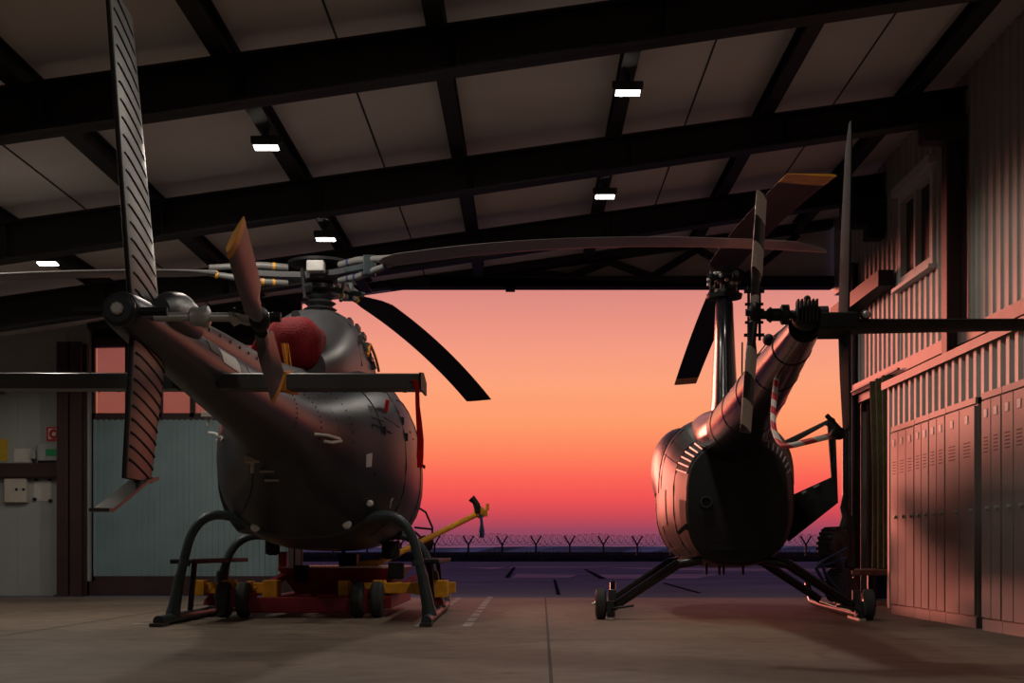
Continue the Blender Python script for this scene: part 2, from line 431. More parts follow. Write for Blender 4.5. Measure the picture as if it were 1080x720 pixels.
# right wall: upper sheet (with window hole) and lower sheet
WY0,WY1,WZ0,WZ1=13.8,15.0,3.62,4.6
rz=lambda p: roofz(XR)-.01
m=MB()
for ya,yb,za,zb in ((17.5,WY1,2.72,None),(WY0,-4,2.72,None),(WY1,WY0,2.72,WZ0),(WY1,WY0,WZ1,None)):
    corr(m,(XR,ya),(XR,yb),za,zb or 0,(-1,0),zt=None if zb else rz,depth=.02)
m.box(XR+.05,XR+.12,-4.1,WY0,0,roofz(XR)); m.box(XR+.05,XR+.12,WY1,17.5,2.8,roofz(XR)); m.box(XR+.05,XR+.12,17.5,18.6,4.2,roofz(XR)); m.box(XR+.05,XR+.12,WY0,WY1,2.8,WZ0); m.box(XR+.05,XR+.12,WY0,WY1,WZ1,roofz(XR))
m.box(XR+.05,XR+.12,WY0,14.6,0,2.8); m.box(XR+.05,XR+.12,17.1,17.4,0,2.8)
struct(m.build('wall_right','wallsheet'))
m=MB(); corr(m,(3.98,14.6),(3.98,-4),0,2.42,(-1,0)); m.box(3.985,4.29,14.58,14.61,0,2.42)
struct(m.build('wall_right','wallsheet'))
m=MB(); m.box(3.90,4.02,-4,14.62,2.42,2.47); m.box(3.90,3.905,-4,14.62,2.39,2.42); struct(m.build('trim_5','girt'))
m=MB(); m.box(4.14,4.3,-4,17.4,2.60,2.73); struct(m.build('trim_6','girt'))
m=MB(); m.box(3.99,4.3,-4,14.6,2.47,2.50); m.box(4.25,4.30,-4,14.6,2.48,2.62); struct(m.build('trim_7','beam'))
# window in the right wall
m=MB(); 
m.frame([(4.2,WY0-.04,WZ0-.04),(4.2,WY1+.04,WZ0-.04),(4.2,WY1+.04,WZ1+.04),(4.2,WY0-.04,WZ1+.04)],[(4.2,WY0+.06,WZ0+.07),(4.2,WY1-.06,WZ0+.07),(4.2,WY1-.06,WZ1-.07),(4.2,WY0+.06,WZ1-.07)],(.1,0,0))
m.box(4.2,4.28,14.37,14.43,WZ0+.06,WZ1-.06); m.box(4.14,4.26,WY0-.1,WY1+.1,WZ0-.07,WZ0-.03); m.box(4.14,4.26,WY0-.1,WY1+.1,WZ1+.03,WZ1+.12)
w=struct(m.build('window_1','white'))
m=MB(); m.box(4.27,4.285,WY0+.05,WY1-.05,WZ0+.05,WZ1-.05)
o=m.build('glass_pane','glass',w,world=True)
# wall_behind / left
m=MB(); m.box(XL-.12,XL,-4.1,18.9,0,roofz(XL)); struct(m.build('wall_left','whitepanel'))
m=MB(); m.hexa([(XL-.1,-4.1,0),(XR+.3,-4.1,0),(XR+.3,-4,0),(XL-.1,-4,0),(XL-.1,-4.1,roofz(XL)),(XR+.3,-4.1,roofz(XR+.3)),(XR+.3,-4,roofz(XR+.3)),(XL-.1,-4,roofz(XL))]); struct(m.build('wall_behind','whitepanel'))
# far wall: left of the doorway
OX0=-3.2; HZ=4.30
m=MB()
m.box(XL,-6.12,YB+.05,YB+.15,0,1.75)
for k in range(7): m.box(-8.4+.32*k,-8.396+.32*k,YB+.046,YB+.052,.02,1.6)
struct(m.build('wall_front','whitepanel'))
m=MB(); m.hexa([(XL,YB+.05,1.75),(-6.12,YB+.05,1.75),(-6.12,YB+.15,1.75),(XL,YB+.15,1.75),(XL,YB+.05,roofz(XL)),(-6.12,YB+.05,roofz(-6.12)),(-6.12,YB+.15,roofz(-6.12)),(XL,YB+.15,roofz(XL))])
for k in range(7): m.box(-8.4+.32*k,-8.396+.32*k,YB+.046,YB+.052,1.86,3.6)
struct(m.build('wall_front','whitepanel'))
m=MB(); m.box(XL,-6.51,YB-.1,YB+.04,1.63,1.84); m.box(XL,-6.51,YB-.13,YB-.1,1.65,1.82)
struct(m.build('trim_8','maroonbeam'))
m=MB(); m.hexa([(XL,YB+.3,3.55),(OX0,YB+.3,3.55),(OX0,YB+.4,3.55),(XL,YB+.4,3.55),(XL,YB+.3,roofz(XL)),(OX0,YB+.3,roofz(OX0)),(OX0,YB+.4,roofz(OX0)),(XL,YB+.4,roofz(XL))])
struct(m.build('wall_front','beam'))
m=MB(); m.hexa([(-1.95,YB+.16,HZ+.02),(XR+.3,YB+.16,HZ+.02),(XR+.3,YB+.24,HZ+.02),(-1.95,YB+.24,HZ+.02),(-1.95,YB+.16,roofz(-1.95)-.01),(XR+.3,YB+.16,roofz(XR+.3)-.01),(XR+.3,YB+.24,roofz(XR+.3)-.01),(-1.95,YB+.24,roofz(-1.95)-.01)])
struct(m.build('wall_front','headerpanel'))
# baseboard under leaf
# steel posts
def ibeam_post(x0,x1,y0,y1,z1,label,mt='beam'):
    m=MB(); m.box(x0,x1,y0,y0+.02,0,z1); m.box(x0,x1,y1-.02,y1,0,z1); m.box((x0+x1)/2-.01,(x0+x1)/2+.01,y0,y1,0,z1); m.box(x0-.03,x1+.03,y0-.03,y1+.03,0,.02)
    return tag(m.build('steel_post',mt),label,'post','steel wall posts')
ibeam_post(-6.47,-6.13,YB-.25,YB+.0,3.5,'dark maroon steel post between the white wall panels and the grey sliding door leaf','maroonbeam')
ibeam_post(-3.28,-3.12,YB-.25,YB-.03,3.9,'dark red steel post at the left edge of the open doorway behind the left helicopter','maroonbeam')
m=MB(); m.box(4.02,4.04,12.72,12.88,2.505,4.6); m.box(4.19,4.205,12.72,12.88,2.505,4.6); m.box(4.03,4.20,12.79,12.81,2.505,4.6)
m.box(3.80,4.2,12.70,12.90,4.55,4.74)
tag(m.build('steel_post','maroonbeam'),'dark steel post on the right wall above the lockers, right of the window','post','steel wall posts')
m=MB(); m.box(4.0,4.2,15.6,15.8,4.3,4.72); m.box(3.72,4.2,15.58,15.82,4.45,4.72); tag(m.build('beam_bracket','beam'),'short dark steel bracket holding the farthest rafter on the right wall','bracket')
m=MB(); m.box(4.02,4.2,15.2,17.6,3.66,3.84); tag(m.build('wall_girt','beam'),'short dark horizontal girt on the right wall left of the window','beam')
# right jamb of the doorway
m=MB(); m.box(4.12,4.27,17.0,17.2,0,HZ); m.box(4.14,4.18,16.92,17.0,0,HZ); m.box(4.06,4.12,17.07,17.13,0,HZ)
o=tag(m.build('door_jamb','darksteel',bevel=.006),'grey steel door jamb at the right edge of the open doorway','post')
# header truss
t=thing('roof_truss',(0,YB,HZ),'dark steel truss with zigzag webs spanning the top of the open doorway','truss')
m=MB(); m.hexa([(-2.3,YB-.12,HZ-.02),(XR,YB-.12,HZ-.02),(XR,YB+.12,HZ-.02),(-2.3,YB+.12,HZ-.02),(-2.3,YB-.12,HZ+.015),(-1.3,YB-.12,HZ+.13),(-1.3,YB+.12,HZ+.13),(-2.3,YB+.12,HZ+.015)]); m.box(-1.35,XR,YB-.12,YB+.12,HZ-.018,HZ+.13); m.build('bottom_chord','beam',t,world=True)
m=MB(); slab(m,-6.1,-1.9,YB-.1,YB+.1,-.09,-.02); slab(m,-1.9,XR,YB-.1,YB+.1,-.12,-.02); m.build('top_chord','beam',t,world=True)
x=-1.5; k=0; nodes=[]
while x<4.2:
    nodes.append((x, HZ+.14 if k%2==0 else roofz(x)-.15)); x+=.52+.11*max(0,x)*.6; k+=1
for (xa,za),(xb,zb) in zip(nodes,nodes[1:]):
    m=MB(); m.bar((xa,YB,za),(xb,YB,zb),.09,.09); m.build('web_bar','beam',t,world=True)
m=MB(); m.box(-.3,-.17,YB-.06,YB+.06,HZ-.06,HZ); m.build('track_stop','beam',t,world=True)
# sliding door leaf
m=MB(); m.box(-6.18,-3.3,YB+.16,YB+.24,2.46,2.56); m.box(-6.18,-3.3,YB+.16,YB+.24,.2,.27); m.box(-6.18,-6.08,YB+.16,YB+.24,.2,3.6); m.box(-3.4,-3.3,YB+.16,YB+.24,.2,3.6); m.box(-6.18,-3.3,YB+.16,YB+.24,3.52,3.62)
for k in range(1,6): m.box(-6.08+.456*k-.03,-6.08+.456*k+.03,YB+.16,YB+.24,2.5,3.55)
m.box(-6.08,-3.4,YB+.17,YB+.23,2.985,3.035)
d=struct(m.build('door_1','maroonbeam'))
m=MB(); corr(m,(-6.12,YB+.16),(-3.34,YB+.16),.27,2.47,(0,-1),pitch=.082,depth=.014)
for xx in [-5.9+.3*k for k in range(9)]: m.cyl((xx,YB+.15,1.42),(xx,YB+.135,1.42),.018,n=8)
m.build('leaf_sheet','leafsheet',d,world=True)
for k in range(6):
    x0=-6.08+.456*k+.03; x1=x0+.396 if k<5 else -3.4
    m=MB(); m.box(x0-.01,x1+.01,YB+.195,YB+.203,2.55,3.0); m.build('window_pane','pane',d,world=True)
    m=MB(); m.box(x0-.01,x1+.01,YB+.195,YB+.203,3.02,3.53); m.build('window_pane','pane',d,world=True)
m=MB(); m.box(-6.2,-3.2,YB+.05,YB+.35,-.02,.2); struct(m.build('baseboard_front','maroonbeam'))
# wall items
def on_wall(px0,py0,px1,py1,dep,Y=YB+.05):
    a=P(px0,py1,Y); b=P(px1,py0,Y); return (a.x,b.x,Y-dep,Y,a.z,b.z)
m=MB(); m.box(*on_wall(8,502,31,530,.13)); b=tag(m.build('distribution_box','beigebox',bevel=.01),'beige electrical box on the white wall below the dark beam','box')
for px in (17.5,25):
    m=MB(); q=P(px,516,YB+.05-.13); m.cyl((q.x,q.y,q.z),(q.x,q.y-.012,q.z),.02,n=10); m.build('latch','blackmatte',b,world=True)
t=thing('control_box',P(55,486,YB+.05),'grey thermostat box with green display on the white wall above the dark beam','control box')
m=MB(); m.box(*on_wall(42,468,68,486,.09)); m.build('body','whitepanel',t,world=True,bevel=.008)
m=MB(); a=on_wall(51,474,63,481,.1); m.box(a[0],a[1],a[2],a[3]-.085,a[4],a[5]); m.build('display','led',t,world=True)
t=thing('fire_sign',P(56.5,465,YB+.05),'square red and white fire hose sign above the grey thermostat box','sign')
m=MB(); m.box(*on_wall(49.5,450,64,465,.012)); m.build('plate','red',t,world=True)
m=MB(); a=on_wall(51.5,452,62,463,.016); m.box(*a); m.build('face','white',t,world=True)
m=MB(); q=P(56.8,457.5,YB+.05-.018); m.torus((q.x,q.y,q.z),(0,1,0),.05,.02,20,6); m.build('ring','red',t,world=True)
m=MB(); m.box(*on_wall(-14,463,8.5,486,.012)); tag(m.build('notice_board','yellownotice'),'yellow notice at the left edge of the white wall','notice')
m=MB(); m.box(*on_wall(15,473,33,487,.008)); tag(m.build('paper_notice','notice'),'pale paper notice beside the yellow notice','notice')
m=MB(); m.box(*on_wall(33.5,475,39,484,.06)); o=tag(m.build('wall_socket','whitepanel',bevel=.006),'small wall socket between the paper notice and the thermostat box','socket')
m=MB(); q=P(36.3,487,YB+.02); m.cyl((q.x,q.y,q.z-.03),(q.x,q.y,q.z+.05),.03,n=10); m.build('plug','blackmatte',o,world=True)
m=MB(); m.box(*on_wall(36,506,54,528,.01)); t=tag(m.build('paper_notice','notice'),'pale paper notice held by four black knobs below the dark beam','notice')
for px,py in ((38.5,505.5),(52.5,505),(37,526.5),(53.5,528)):
    m=MB(); q=P(px,py,YB+.04); m.cyl((q.x,q.y,q.z),(q.x,q.y-.03,q.z),.026,n=12); m.build('knob','blackmatte',t,world=True)
m=MB(); m.tube([P(69.5,430,YB+.02),P(71,455,YB+.02),P(70,478,YB+.02),P(66,484,YB-.02),P(40,487,YB-.02)],.012,8); tag(m.build('power_cable','blackmatte',smooth=True),'black cable running down the white wall beside the maroon post','cable')

# ================================================================== floodlights
lamps=[(.84,11.1,'bright floodlight on the purlin right of centre, nearer of the two'),(.84,14.35,'bright floodlight on the purlin right of centre, farther of the two'),
       (-2.2,11.2,'bright floodlight on the roof above the left helicopter, nearer of the two'),(-2.2,14.5,'bright floodlight on the roof just above the left helicopter rotor mast'),(-5.02,13.9,'bright floodlight at the far left of the roof'),
       (.84,7.8,'unseen floodlight added above the view to light the near floor right of centre'),(-5.1,11.1,'unseen floodlight added over the left floor, outside the view'),(.84,1.6,'unseen floodlight added behind the camera to light surfaces facing it, right of centre'),(-2.2,1.6,'unseen floodlight added behind the camera to light surfaces facing it, left of centre')]  # out-of-view entries are added to light the near floor and camera-facing surfaces
LAMPW=[]
for i,(x,y,lb) in enumerate(lamps):
    z=roofz(x)-.17
    t=thing('floodlight',(x,y,z),lb,'lamp','floodlights under the roof')
    m=MB(); m.box(-.02,.02,-.02,.02,-.05,.004); m.box(-.13,.13,-.02,.0,-.11,-.05); m.build('bracket','lamphousing',t)
    m=MB(); m.hexa([(-.115,-.06,-.135),(.115,-.06,-.135),(.115,.05,-.150),(-.115,.05,-.150),(-.10,-.05,-.06),(.10,-.05,-.06),(.10,.05,-.09),(-.10,.05,-.09)]); m.build('housing','lamphousing',t,bevel=.008)
    m=MB(); m.hexa([(-.10,-.05,-.143),(.10,-.05,-.143),(.10,.042,-.156),(-.10,.042,-.156),(-.10,-.05,-.134),(.10,-.05,-.134),(.10,.042,-.147),(-.10,.042,-.147)]); m.build('lens','lens',t)
    l=bpy.data.lights.new('floodlight_lamp','SPOT'); l.spot_size=math.radians(172); l.spot_blend=.25; l.shadow_soft_size=.09; l.color=(1,.90,.78); l.energy=82 if y>3 else 48
    lo=bpy.data.objects.new('floodlight_lamp',l); C.objects.link(lo); lo.location=(x,y,z-.19); lo.rotation_euler=(0,0,0); LAMPW.append(l)

# ================================================================== helicopter one (grey, left)
A=thing('helicopter',(-1.95,12.5,0),'matt dark grey three-bladed helicopter on the left, above a red cart','helicopter',None,.0127)
secs=catmull([(3.1,0,.12,1.15,.95,1.05,2.),(2.8,0,.45,1.45,.78,1.1,2.2),(2.2,0.02,.74,2.02,.66,1.25,2.4),(1.2,.04,.85,2.28,.62,1.36,2.5),(.2,.05,.86,2.32,.62,1.38,2.55),(-.5,.05,.85,2.30,.64,1.40,2.5),
              (-1.0,.03,.78,2.2,.70,1.42,2.4),(-1.5,0,.62,2.06,.86,1.48,2.3),(-2.0,0,.43,1.93,1.08,1.54,2.1),(-2.5,0,.32,1.87,1.27,1.58,2.),(-3.2,0,.25,1.86,1.38,1.62,2.),(-4.7,0,.17,1.84,1.50,1.67,2.),(-6.2,0,.105,1.83,1.62,1.725,2.),(-6.42,0,.07,1.79,1.66,1.725,2.)],6)
fus=[s for s in secs if s[0]>=-2.0]; boom=[s for s in secs if s[0]<=-1.95]
m=MB(); m.rings([sring(s,44) for s in fus]); fu=m.build('fuselage','grey_paint',A,smooth=50)
m=MB(); m.rings([sring(s,32) for s in boom]); bo=m.build('tail_boom','grey_paint',A,smooth=50)
# rivet lines and door seams on the fuselage
m=MB()
for pts in ([(-.75,.95),(-.75,-1.0)],[(-.55,.78),(1.2,.78)],[(-.55,.62),(1.2,.62)],[(.5,.6),(.5,-.9)],[(-1.25,1.4),(-1.25,.2)]):
    m.tube(surfline(secs,pts),.006,6)
m.build('panel_seam','blackmatte',fu)
m=MB()
for y in (-1.75,-2.35,-3.0):
    for k in range(24):
        q=spt(at(secs,y),-.4+k*.13,.001); m.ell(q,.007,.007,.007,6,4)
m.build('rivet_row','darksteel',bo)
# left sliding door standing proud
m=MB(); patch(m,secs,-.35,.9,PI-.62,PI+.72,.085,8,12,thick=.05); dr=m.build('cabin_door','grey_paint',A,smooth=50)
m=MB(); q=[spt(at(secs,.1),PI-.2,.08),spt(at(secs,.1),PI-.2,.13),spt(at(secs,-.08),PI-.2,.13),spt(at(secs,-.08),PI-.2,.08)]; m.tube(q,.012,8); m.build('door_handle','blackmatte',dr)
# cowling
cow=catmull([(1.5,0,.20,2.3,2.1,2.2,2.2),(1.1,0,.42,2.55,2.1,2.2,2.4),(.5,0,.48,2.78,2.1,2.2,2.6),(0,0,.46,2.86,2.1,2.2,2.6),(-.5,.0,.44,2.80,2.05,2.2,2.5),(-1.0,0,.36,2.55,2.0,2.2,2.3),(-1.35,0,.24,2.35,1.95,2.15,2.2)],5)
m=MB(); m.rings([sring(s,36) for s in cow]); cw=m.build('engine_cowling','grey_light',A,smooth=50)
for pts in ([(-.45,.1),(-.45,2.9)],[(.35,.1),(.35,2.9)]):
    m=MB(); m.tube(surfline(cow,pts),.006,6); m.build('panel_seam','blackmatte',cw)
m=MB()
for k in range(5):
    a=spt(at(cow,.1-.0*k),.28+.2*k,.012); m.bar(a+Vector((0,-.05,0)),a+Vector((0,.2,0)),.03,.05)
for k in range(4):
    a=spt(at(cow,-.35+.18*k),.55-.1*k,.012); m.bar(a,a+Vector((.02,0,-.07)),.035,.045)
m.build('cowling_latch','darksteel',cw)
m=MB(); m.tube(surfline(cow,[(-.2,.25),(.25,.55),(.6,.25)],.03),.014,8); m.build('grab_rail','orange',cw)
# exhaust pipe
m=MB(); m.lathe((-.03,-.45,2.40),(0,-1,-.02),[(0,.2),(.4,.2),(.42,.21),(.82,.215)]); m.build('exhaust_pipe','blackmatte',A,smooth=True)
m=MB(); m.cyl((-.10,-.35,2.70),(-.12,-.70,2.72),.04); m.build('intake_tube','blackmatte',A,smooth=True)
# drive shaft cover on top of the boom
ds=[(-1.3,0,.12,2.16,1.9,2.05,3.),(-1.9,0,.12,2.10,1.8,1.95,3.),(-3.0,0,.085,2.02,1.8,1.9,3.),(-4.6,0,.065,1.95,1.8,1.88,3.),(-5.7,0,.05,1.88,1.78,1.84,3.)]
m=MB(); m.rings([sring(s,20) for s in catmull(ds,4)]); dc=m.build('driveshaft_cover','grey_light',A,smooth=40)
for k in range(14):
    y=-1.9-.27*k; q=spt(at(catmull(ds,4),y),.15,.004); m=MB(); m.box(q.x-.006,q.x+.004,y-.012,y+.012,q.z-.008,q.z+.008); m.build('clip','darksteel',dc)
m=MB(); patch(m,boom,-4.55,-4.95,.1,.65,.004,3,4,thick=.006); m.build('light_patch','white',bo)
m=MB(); patch(m,boom,-5.0,-5.2,.25,.65,.004,3,4,thick=.006); m.build('light_patch','grey_light',bo)
m=MB(); patch(m,boom,-3.9,-4.3,.2,.55,.004,3,4,thick=.006); m.build('light_patch','grey_light',bo)
# tail gearbox fairing, rod, end cap
m=MB(); m.rings([sring(s,24) for s in catmull([(-5.25,.08,.02,1.86,1.8,1.83,2.),(-5.4,.09,.065,1.92,1.74,1.82,2.2),(-5.65,.095,.075,1.945,1.72,1.82,2.3),(-5.9,.09,.07,1.91,1.72,1.8,2.3),(-6.02,.08,.05,1.86,1.72,1.79,2.)],4)]); m.build('gearbox_fairing','grey_paint',A,smooth=50)
m=MB(); m.cyl((-.20,-6.38,1.725),(.21,-6.38,1.725),.02,n=12); m.cyl((-.22,-6.38,1.725),(-.19,-6.38,1.725),.024,n=12); m.build('tie_down_bar','blackmatte',A,smooth=True)
m=MB(); m.lathe((0,-6.40,1.725),(0,-1,0),[(0,.078),(.03,.078),(.05,.06)]); ec=m.build('tail_end_cap','grey_paint',A,smooth=True)
m=MB(); m.lathe((0,-6.45,1.725),(0,-1,0),[(-.01,.03),(.012,.03),(.02,.022)],8); m.build('bolt','steel',ec)
# fins
def fin(z0,z1,ya0,yb0,ya1,yb1,th0,th1,name,ribs,tilt=0.):
    mb=MB(); rs=[]
    for k in range(13):
        u=k/12; z=z0+(z1-z0)*u; ya=ya0+(ya1-ya0)*u; yb=yb0+(yb1-yb0)*u; th=th0+(th1-th0)*u; c=yb-ya
        pr=[(0,.3),(.12,.55),(.35,.62),(.6,.6),(.85,.45),(1,.15)]
        rs.append([Vector((th*h,ya+c*f,z)) for f,h in pr]+[Vector((-th*h,ya+c*f,z)) for f,h in pr[::-1]])
    mb.rings(rs); o=mb.build(name,'fin_paint',A,smooth=50)
    mb=MB()
    for k in range(ribs):
        u=(k+.6)/(ribs+.3); z=z0+(z1-z0)*u; ya=ya0+(ya1-ya0)*u; yb=yb0+(yb1-yb0)*u; th=th0+(th1-th0)*u; c=yb-ya
        for sx in (1,-1):
            pts=[]
            for f in (.06,.13,.35,.6,.85,.93):
                h_={.06:.425,.13:.553,.35:.62,.6:.6,.85:.45,.93:.29}[f]
                pts.append((sx*(th*h_-.001),ya+c*f,z+.05-.1*f))
            mb.tube(pts,.0065,6)
    mb.build('stiffener_rib','fin_dark',o)
    mb=MB(); mb.tube([(.0,ya0-.004,z0),(.0,ya1-.004,z1)],.012,8); mb.build('edge_strip','blackmatte',o)
    return o
fin(1.62,3.14,-6.20,-5.66,-6.60,-6.22,.038,.022,'vertical_fin',20)
lf=fin(1.62,.96,-6.22,-5.62,-6.34,-5.90,.042,.03,'vertical_fin',10)
m=MB(); m.rings([[Vector((x+.045*sx,y,z+.008*sz)) for sx,sz in ((-1,-1),(1,-1),(1,1),(-1,1))] for x,y,z in ((0,-5.9,.98),(0,-6.1,.955),(0,-6.45,.855),(0,-6.66,.80),(0,-6.72,.80))]); m.build('tail_skid','fin_paint',lf)
# stabilisers
for sx in (1,-1):
    m=MB(); x0,x1=.12*sx,1.27*sx; rs=[]
    for x in (x0,x1):
        rs.append([Vector((x,y,z)) for y,z in ((-4.92,1.548),(-4.92,1.632),(-4.75,1.66),(-4.6,1.655),(-4.45,1.62),(-4.45,1.585),(-4.7,1.555))])
    m.rings(rs); st=m.build('horizontal_stabilizer','fin_paint',A,bevel=.004)
    m=MB(); m.prism([(x1,-4.94,1.545),(x1,-4.94,1.64),(x1,-4.7,1.67),(x1,-4.43,1.64),(x1,-4.43,1.565)],(.012*sx,0,0)); m.build('end_plate','blackmatte',st)
    m=MB(); 
    for k in range(8): m.tube([(x0+sx*(.25+.12*k),-4.90,1.578),(x0+sx*(.29+.12*k),-4.7,1.565),(x0+sx*(.32+.12*k),-4.5,1.581)],.006,6)
    m.build('stiffener_rib','blackmatte',st)
    if sx==1:
        m=MB(); rs=[]
        m.frame([(.48,-4.94,1.54),(.48,-4.94,1.645),(.48,-4.74,1.675),(.48,-4.43,1.64),(.48,-4.43,1.57),(.48,-4.7,1.545)],[(.48,-4.92,1.555),(.48,-4.92,1.625),(.48,-4.74,1.655),(.48,-4.46,1.61),(.48,-4.46,1.59),(.48,-4.7,1.575)],(.03,0,0)); m.build('securing_strap','orange',st)
# landing gear
for yc,nm in ((-1.12,'r'),(.5,'f')):
    m=MB(); path=[]
    half=[(.25,.78),(.55,.90),(.72,.93),(.85,.88),(.94,.76),(.99,.6),(1.03,.42),(1.09,.12)]
    if nm=='f': half=[(.25,.70),(.55,.76),(.72,.77),(.85,.72),(.94,.62),(.99,.5),(1.03,.38),(1.09,.12)]
    path=[(-x,yc,z) for x,z in half[::-1]]+[(x,yc,z) for x,z in half]
    m.tube(catmull(path,4),.04,14); ct=m.build('cross_tube','teal_tube',A,smooth=True)
    for sx in (1,-1):
        m=MB(); m.tube([(sx*1.035,yc,.42),(sx*1.085,yc,.15),(sx*1.10,yc,.06)],[.044,.055,.07],12); m.lathe((sx*1.0,yc,.5),(-.2*sx,0,1),[(0,.05),(.05,.05)],12); m.build('skid_shoe','teal_tube',ct,smooth=True)
for sx in (1,-1):
    m=MB(); m.tube(catmull([(sx*1.10,-1.55,.046),(sx*1.10,-1.3,.046),(sx*1.10,1.4,.046),(sx*1.10,1.8,.08),(sx*1.10,2.1,.22)],5),.044,12); sk=m.build('skid_tube','teal_tube',A,smooth=True)
    m=MB(); m.box(sx*1.1-.05,sx*1.1+.05,-1.68,-1.45,.004,.03); m.build('wear_plate','darksteel',sk)
    m=MB(); m.box(sx*1.06-.11,sx*1.06+.11,-.95,1.4,.51,.55); stp=m.build('boarding_step','blackmatte',A,bevel=.01)
    for y in (-.5,.9):
        m=MB(); m.bar((sx*1.06,y,.51),(sx*1.10,y,.08),.04,.05); m.build('step_bracket','blackmatte',stp)
# rotor mast and head
RZ=3.2
m=MB(); m.cyl((0,0,2.75),(0,0,RZ+.02),.055,n=16); m.lathe((0,0,2.84),(0,0,1),[(0,.17),(.03,.12),(.05,.16),(.08,.11),(.11,.15),(.14,.1),(.17,.13),(.2,.08)]); ms=m.build('rotor_mast','darksteel',A,smooth=50)
m=MB(); m.lathe((0,0,3.06),(0,0,1),[(0,.10),(.02,.15),(.06,.15),(.08,.09)]); 
for k in range(3):
    a=math.radians(90-(14+120*k)+38); m.cyl((.2*math.cos(a),.2*math.sin(a),2.98),(.24*math.cos(a),.24*math.sin(a),3.24),.016,n=8); m.ell((.2*math.cos(a),.2*math.sin(a),2.98),.02,.02,.02,8,6)
    m.bar((.1*math.cos(a),.1*math.sin(a),3.09),(.22*math.cos(a),.22*math.sin(a),3.05),.05,.05)
m.build('swashplate','darksteel',ms,smooth=40)
m=MB(); m.lathe((0,0,RZ+.06),(0,0,1),[(0,.05),(.03,.14),(.05,.3),(.075,.3),(.085,.1)],28); m.build('rotor_cap','blackmatte',ms,smooth=40)
m=MB(); m.box(-.08,.08,-.33,-.2,RZ-.01,RZ+.09); m.build('sensor_box','steel',ms,bevel=.01)
m=MB()
for k in range(3):
    a=math.radians(90-(14+120*k)); dx,dy=math.cos(a),math.sin(a); nx,ny=-dy,dx
    m.prism([(nx*.13+dx*.05,ny*.13+dy*.05,RZ-.03),(nx*.06+dx*.35,ny*.06+dy*.35,RZ-.03),(nx*.045+dx*.75,ny*.045+dy*.75,RZ-.03),(-nx*.045+dx*.75,-ny*.045+dy*.75,RZ-.03),(-nx*.06+dx*.35,-ny*.06+dy*.35,RZ-.03),(-nx*.13+dx*.05,-ny*.13+dy*.05,RZ-.03)],(0,0,.05))
m.lathe((0,0,RZ-.06),(0,0,1),[(0,.1),(.02,.18),(.1,.18),(.12,.1)]); m.build('hub_plate','grey_light',ms,smooth=30)
def rblade(name, az, R, r0, chord, droop, zh, parent, mt, rootm=None, tipmat=None, tiplen=0., pitch=0., tw=0., th=.035, pw=2.):
    a=math.radians(90-az); d=Vector((math.cos(a),math.sin(a),0)); n=Vector((-d.y,d.x,0))   # n: to the left of the blade
    def ring(r,c,tk,pit):
        z=zh-droop*(r/R)**pw; o=d*r+Vector((0,0,z)); cp,sp=math.cos(pit),math.sin(pit)
        pr=[(-.28,0),(-.24,.42),(-.1,.5),(.2,.36),(.72,.06),(.72,-.04),(.2,-.3),(-.1,-.42),(-.24,-.36)]
        return [o+n*(-f*c*cp)+Vector((0,0,h*tk+f*c*sp)) for f,h in pr]
    rs=[]; N=22
    for k in range(N+1):
        r=r0+(R-tiplen-r0)*k/N
        e=min(1,(r-r0)/.32); c=chord*(.42+.58*e*e*(3-2*e)); rs.append(ring(r,c,th*(1.35-.5*e),pitch+tw*r/R))
    m=MB(); m.rings(rs); o=m.build(name,mt,parent,smooth=50)
    if tiplen:
        m=MB(); m.rings([ring(R-tiplen+tiplen*k/3,chord,th*.85*(1-.1*k),pitch+tw) for k in range(4)]); m.build('blade_tip',tipmat,o,smooth=50)
    return o,d,n
for k in range(3):
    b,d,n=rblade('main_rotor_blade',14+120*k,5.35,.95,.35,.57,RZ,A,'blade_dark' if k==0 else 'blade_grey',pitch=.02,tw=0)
    for sgn in (1,-1):
        m=MB(); z=RZ+.03; m.tube([d*.3+n*.0+Vector((0,0,RZ+.07*sgn)),d*.55+Vector((0,0,RZ+.075*sgn)),d*1.02+Vector((0,0,RZ+.028*sgn))],[.034,.034,.026],10); sl=m.build('blade_sleeve','blade_grey',b,smooth=True)
    for r,z0 in ((.42,-.073),(.52,-.074),(.42,.073),(.94,-.035)):
        m=MB(); m.lathe(d*r+Vector((0,0,RZ+z0)),d,[(0,.037),(.025,.037)],10); m.build('marking_band','yellow' if k!=1 else 'bluepaint',b)
    m=MB(); m.bar(d*.72+Vector((0,0,RZ-.09)),d*.72+Vector((0,0,RZ+.09)),.11,.1); m.bar(d*.7-n*.05+Vector((0,0,RZ-.02)),d*.62-n*.2+Vector((0,0,RZ-.06)),.05,.05); m.build('pitch_horn','teal_tube',b,bevel=.01)
# tail rotor on the right side
hub=W2L(A,P(274,341,6.3))
m=MB(); m.cyl((.08,hub.y,hub.z+.03),(hub.x+.05,hub.y,hub.z+.03),.022,n=12); m.lathe((.27,hub.y,hub.z+.03),(1,0,0),[(0,.03),(.01,.045),(.05,.045),(.06,.052),(.09,.052),(.10,.03)],14)
m.lathe((.46,hub.y,hub.z+.03),(1,0,0),[(0,.025),(.02,.045),(.05,.03),(.08,.04),(.13,.04),(.15,.02)],14); sh=m.build('tail_rotor_shaft','steel',A,smooth=40)
m=MB(); m.ell((hub.x,hub.y,hub.z+.02),.05,.085,.06,14,8); m.cyl((hub.x+.05,hub.y,hub.z+.03),(hub.x+.10,hub.y,hub.z+.03),.024,n=12)
for kk in (-1,1): m.bar((.46,hub.y+.05*kk,hub.z+.06),(hub.x,hub.y+.12*kk,hub.z+.02),.02,.02)
m.build('tail_rotor_hub','blackmatte',A,smooth=40)
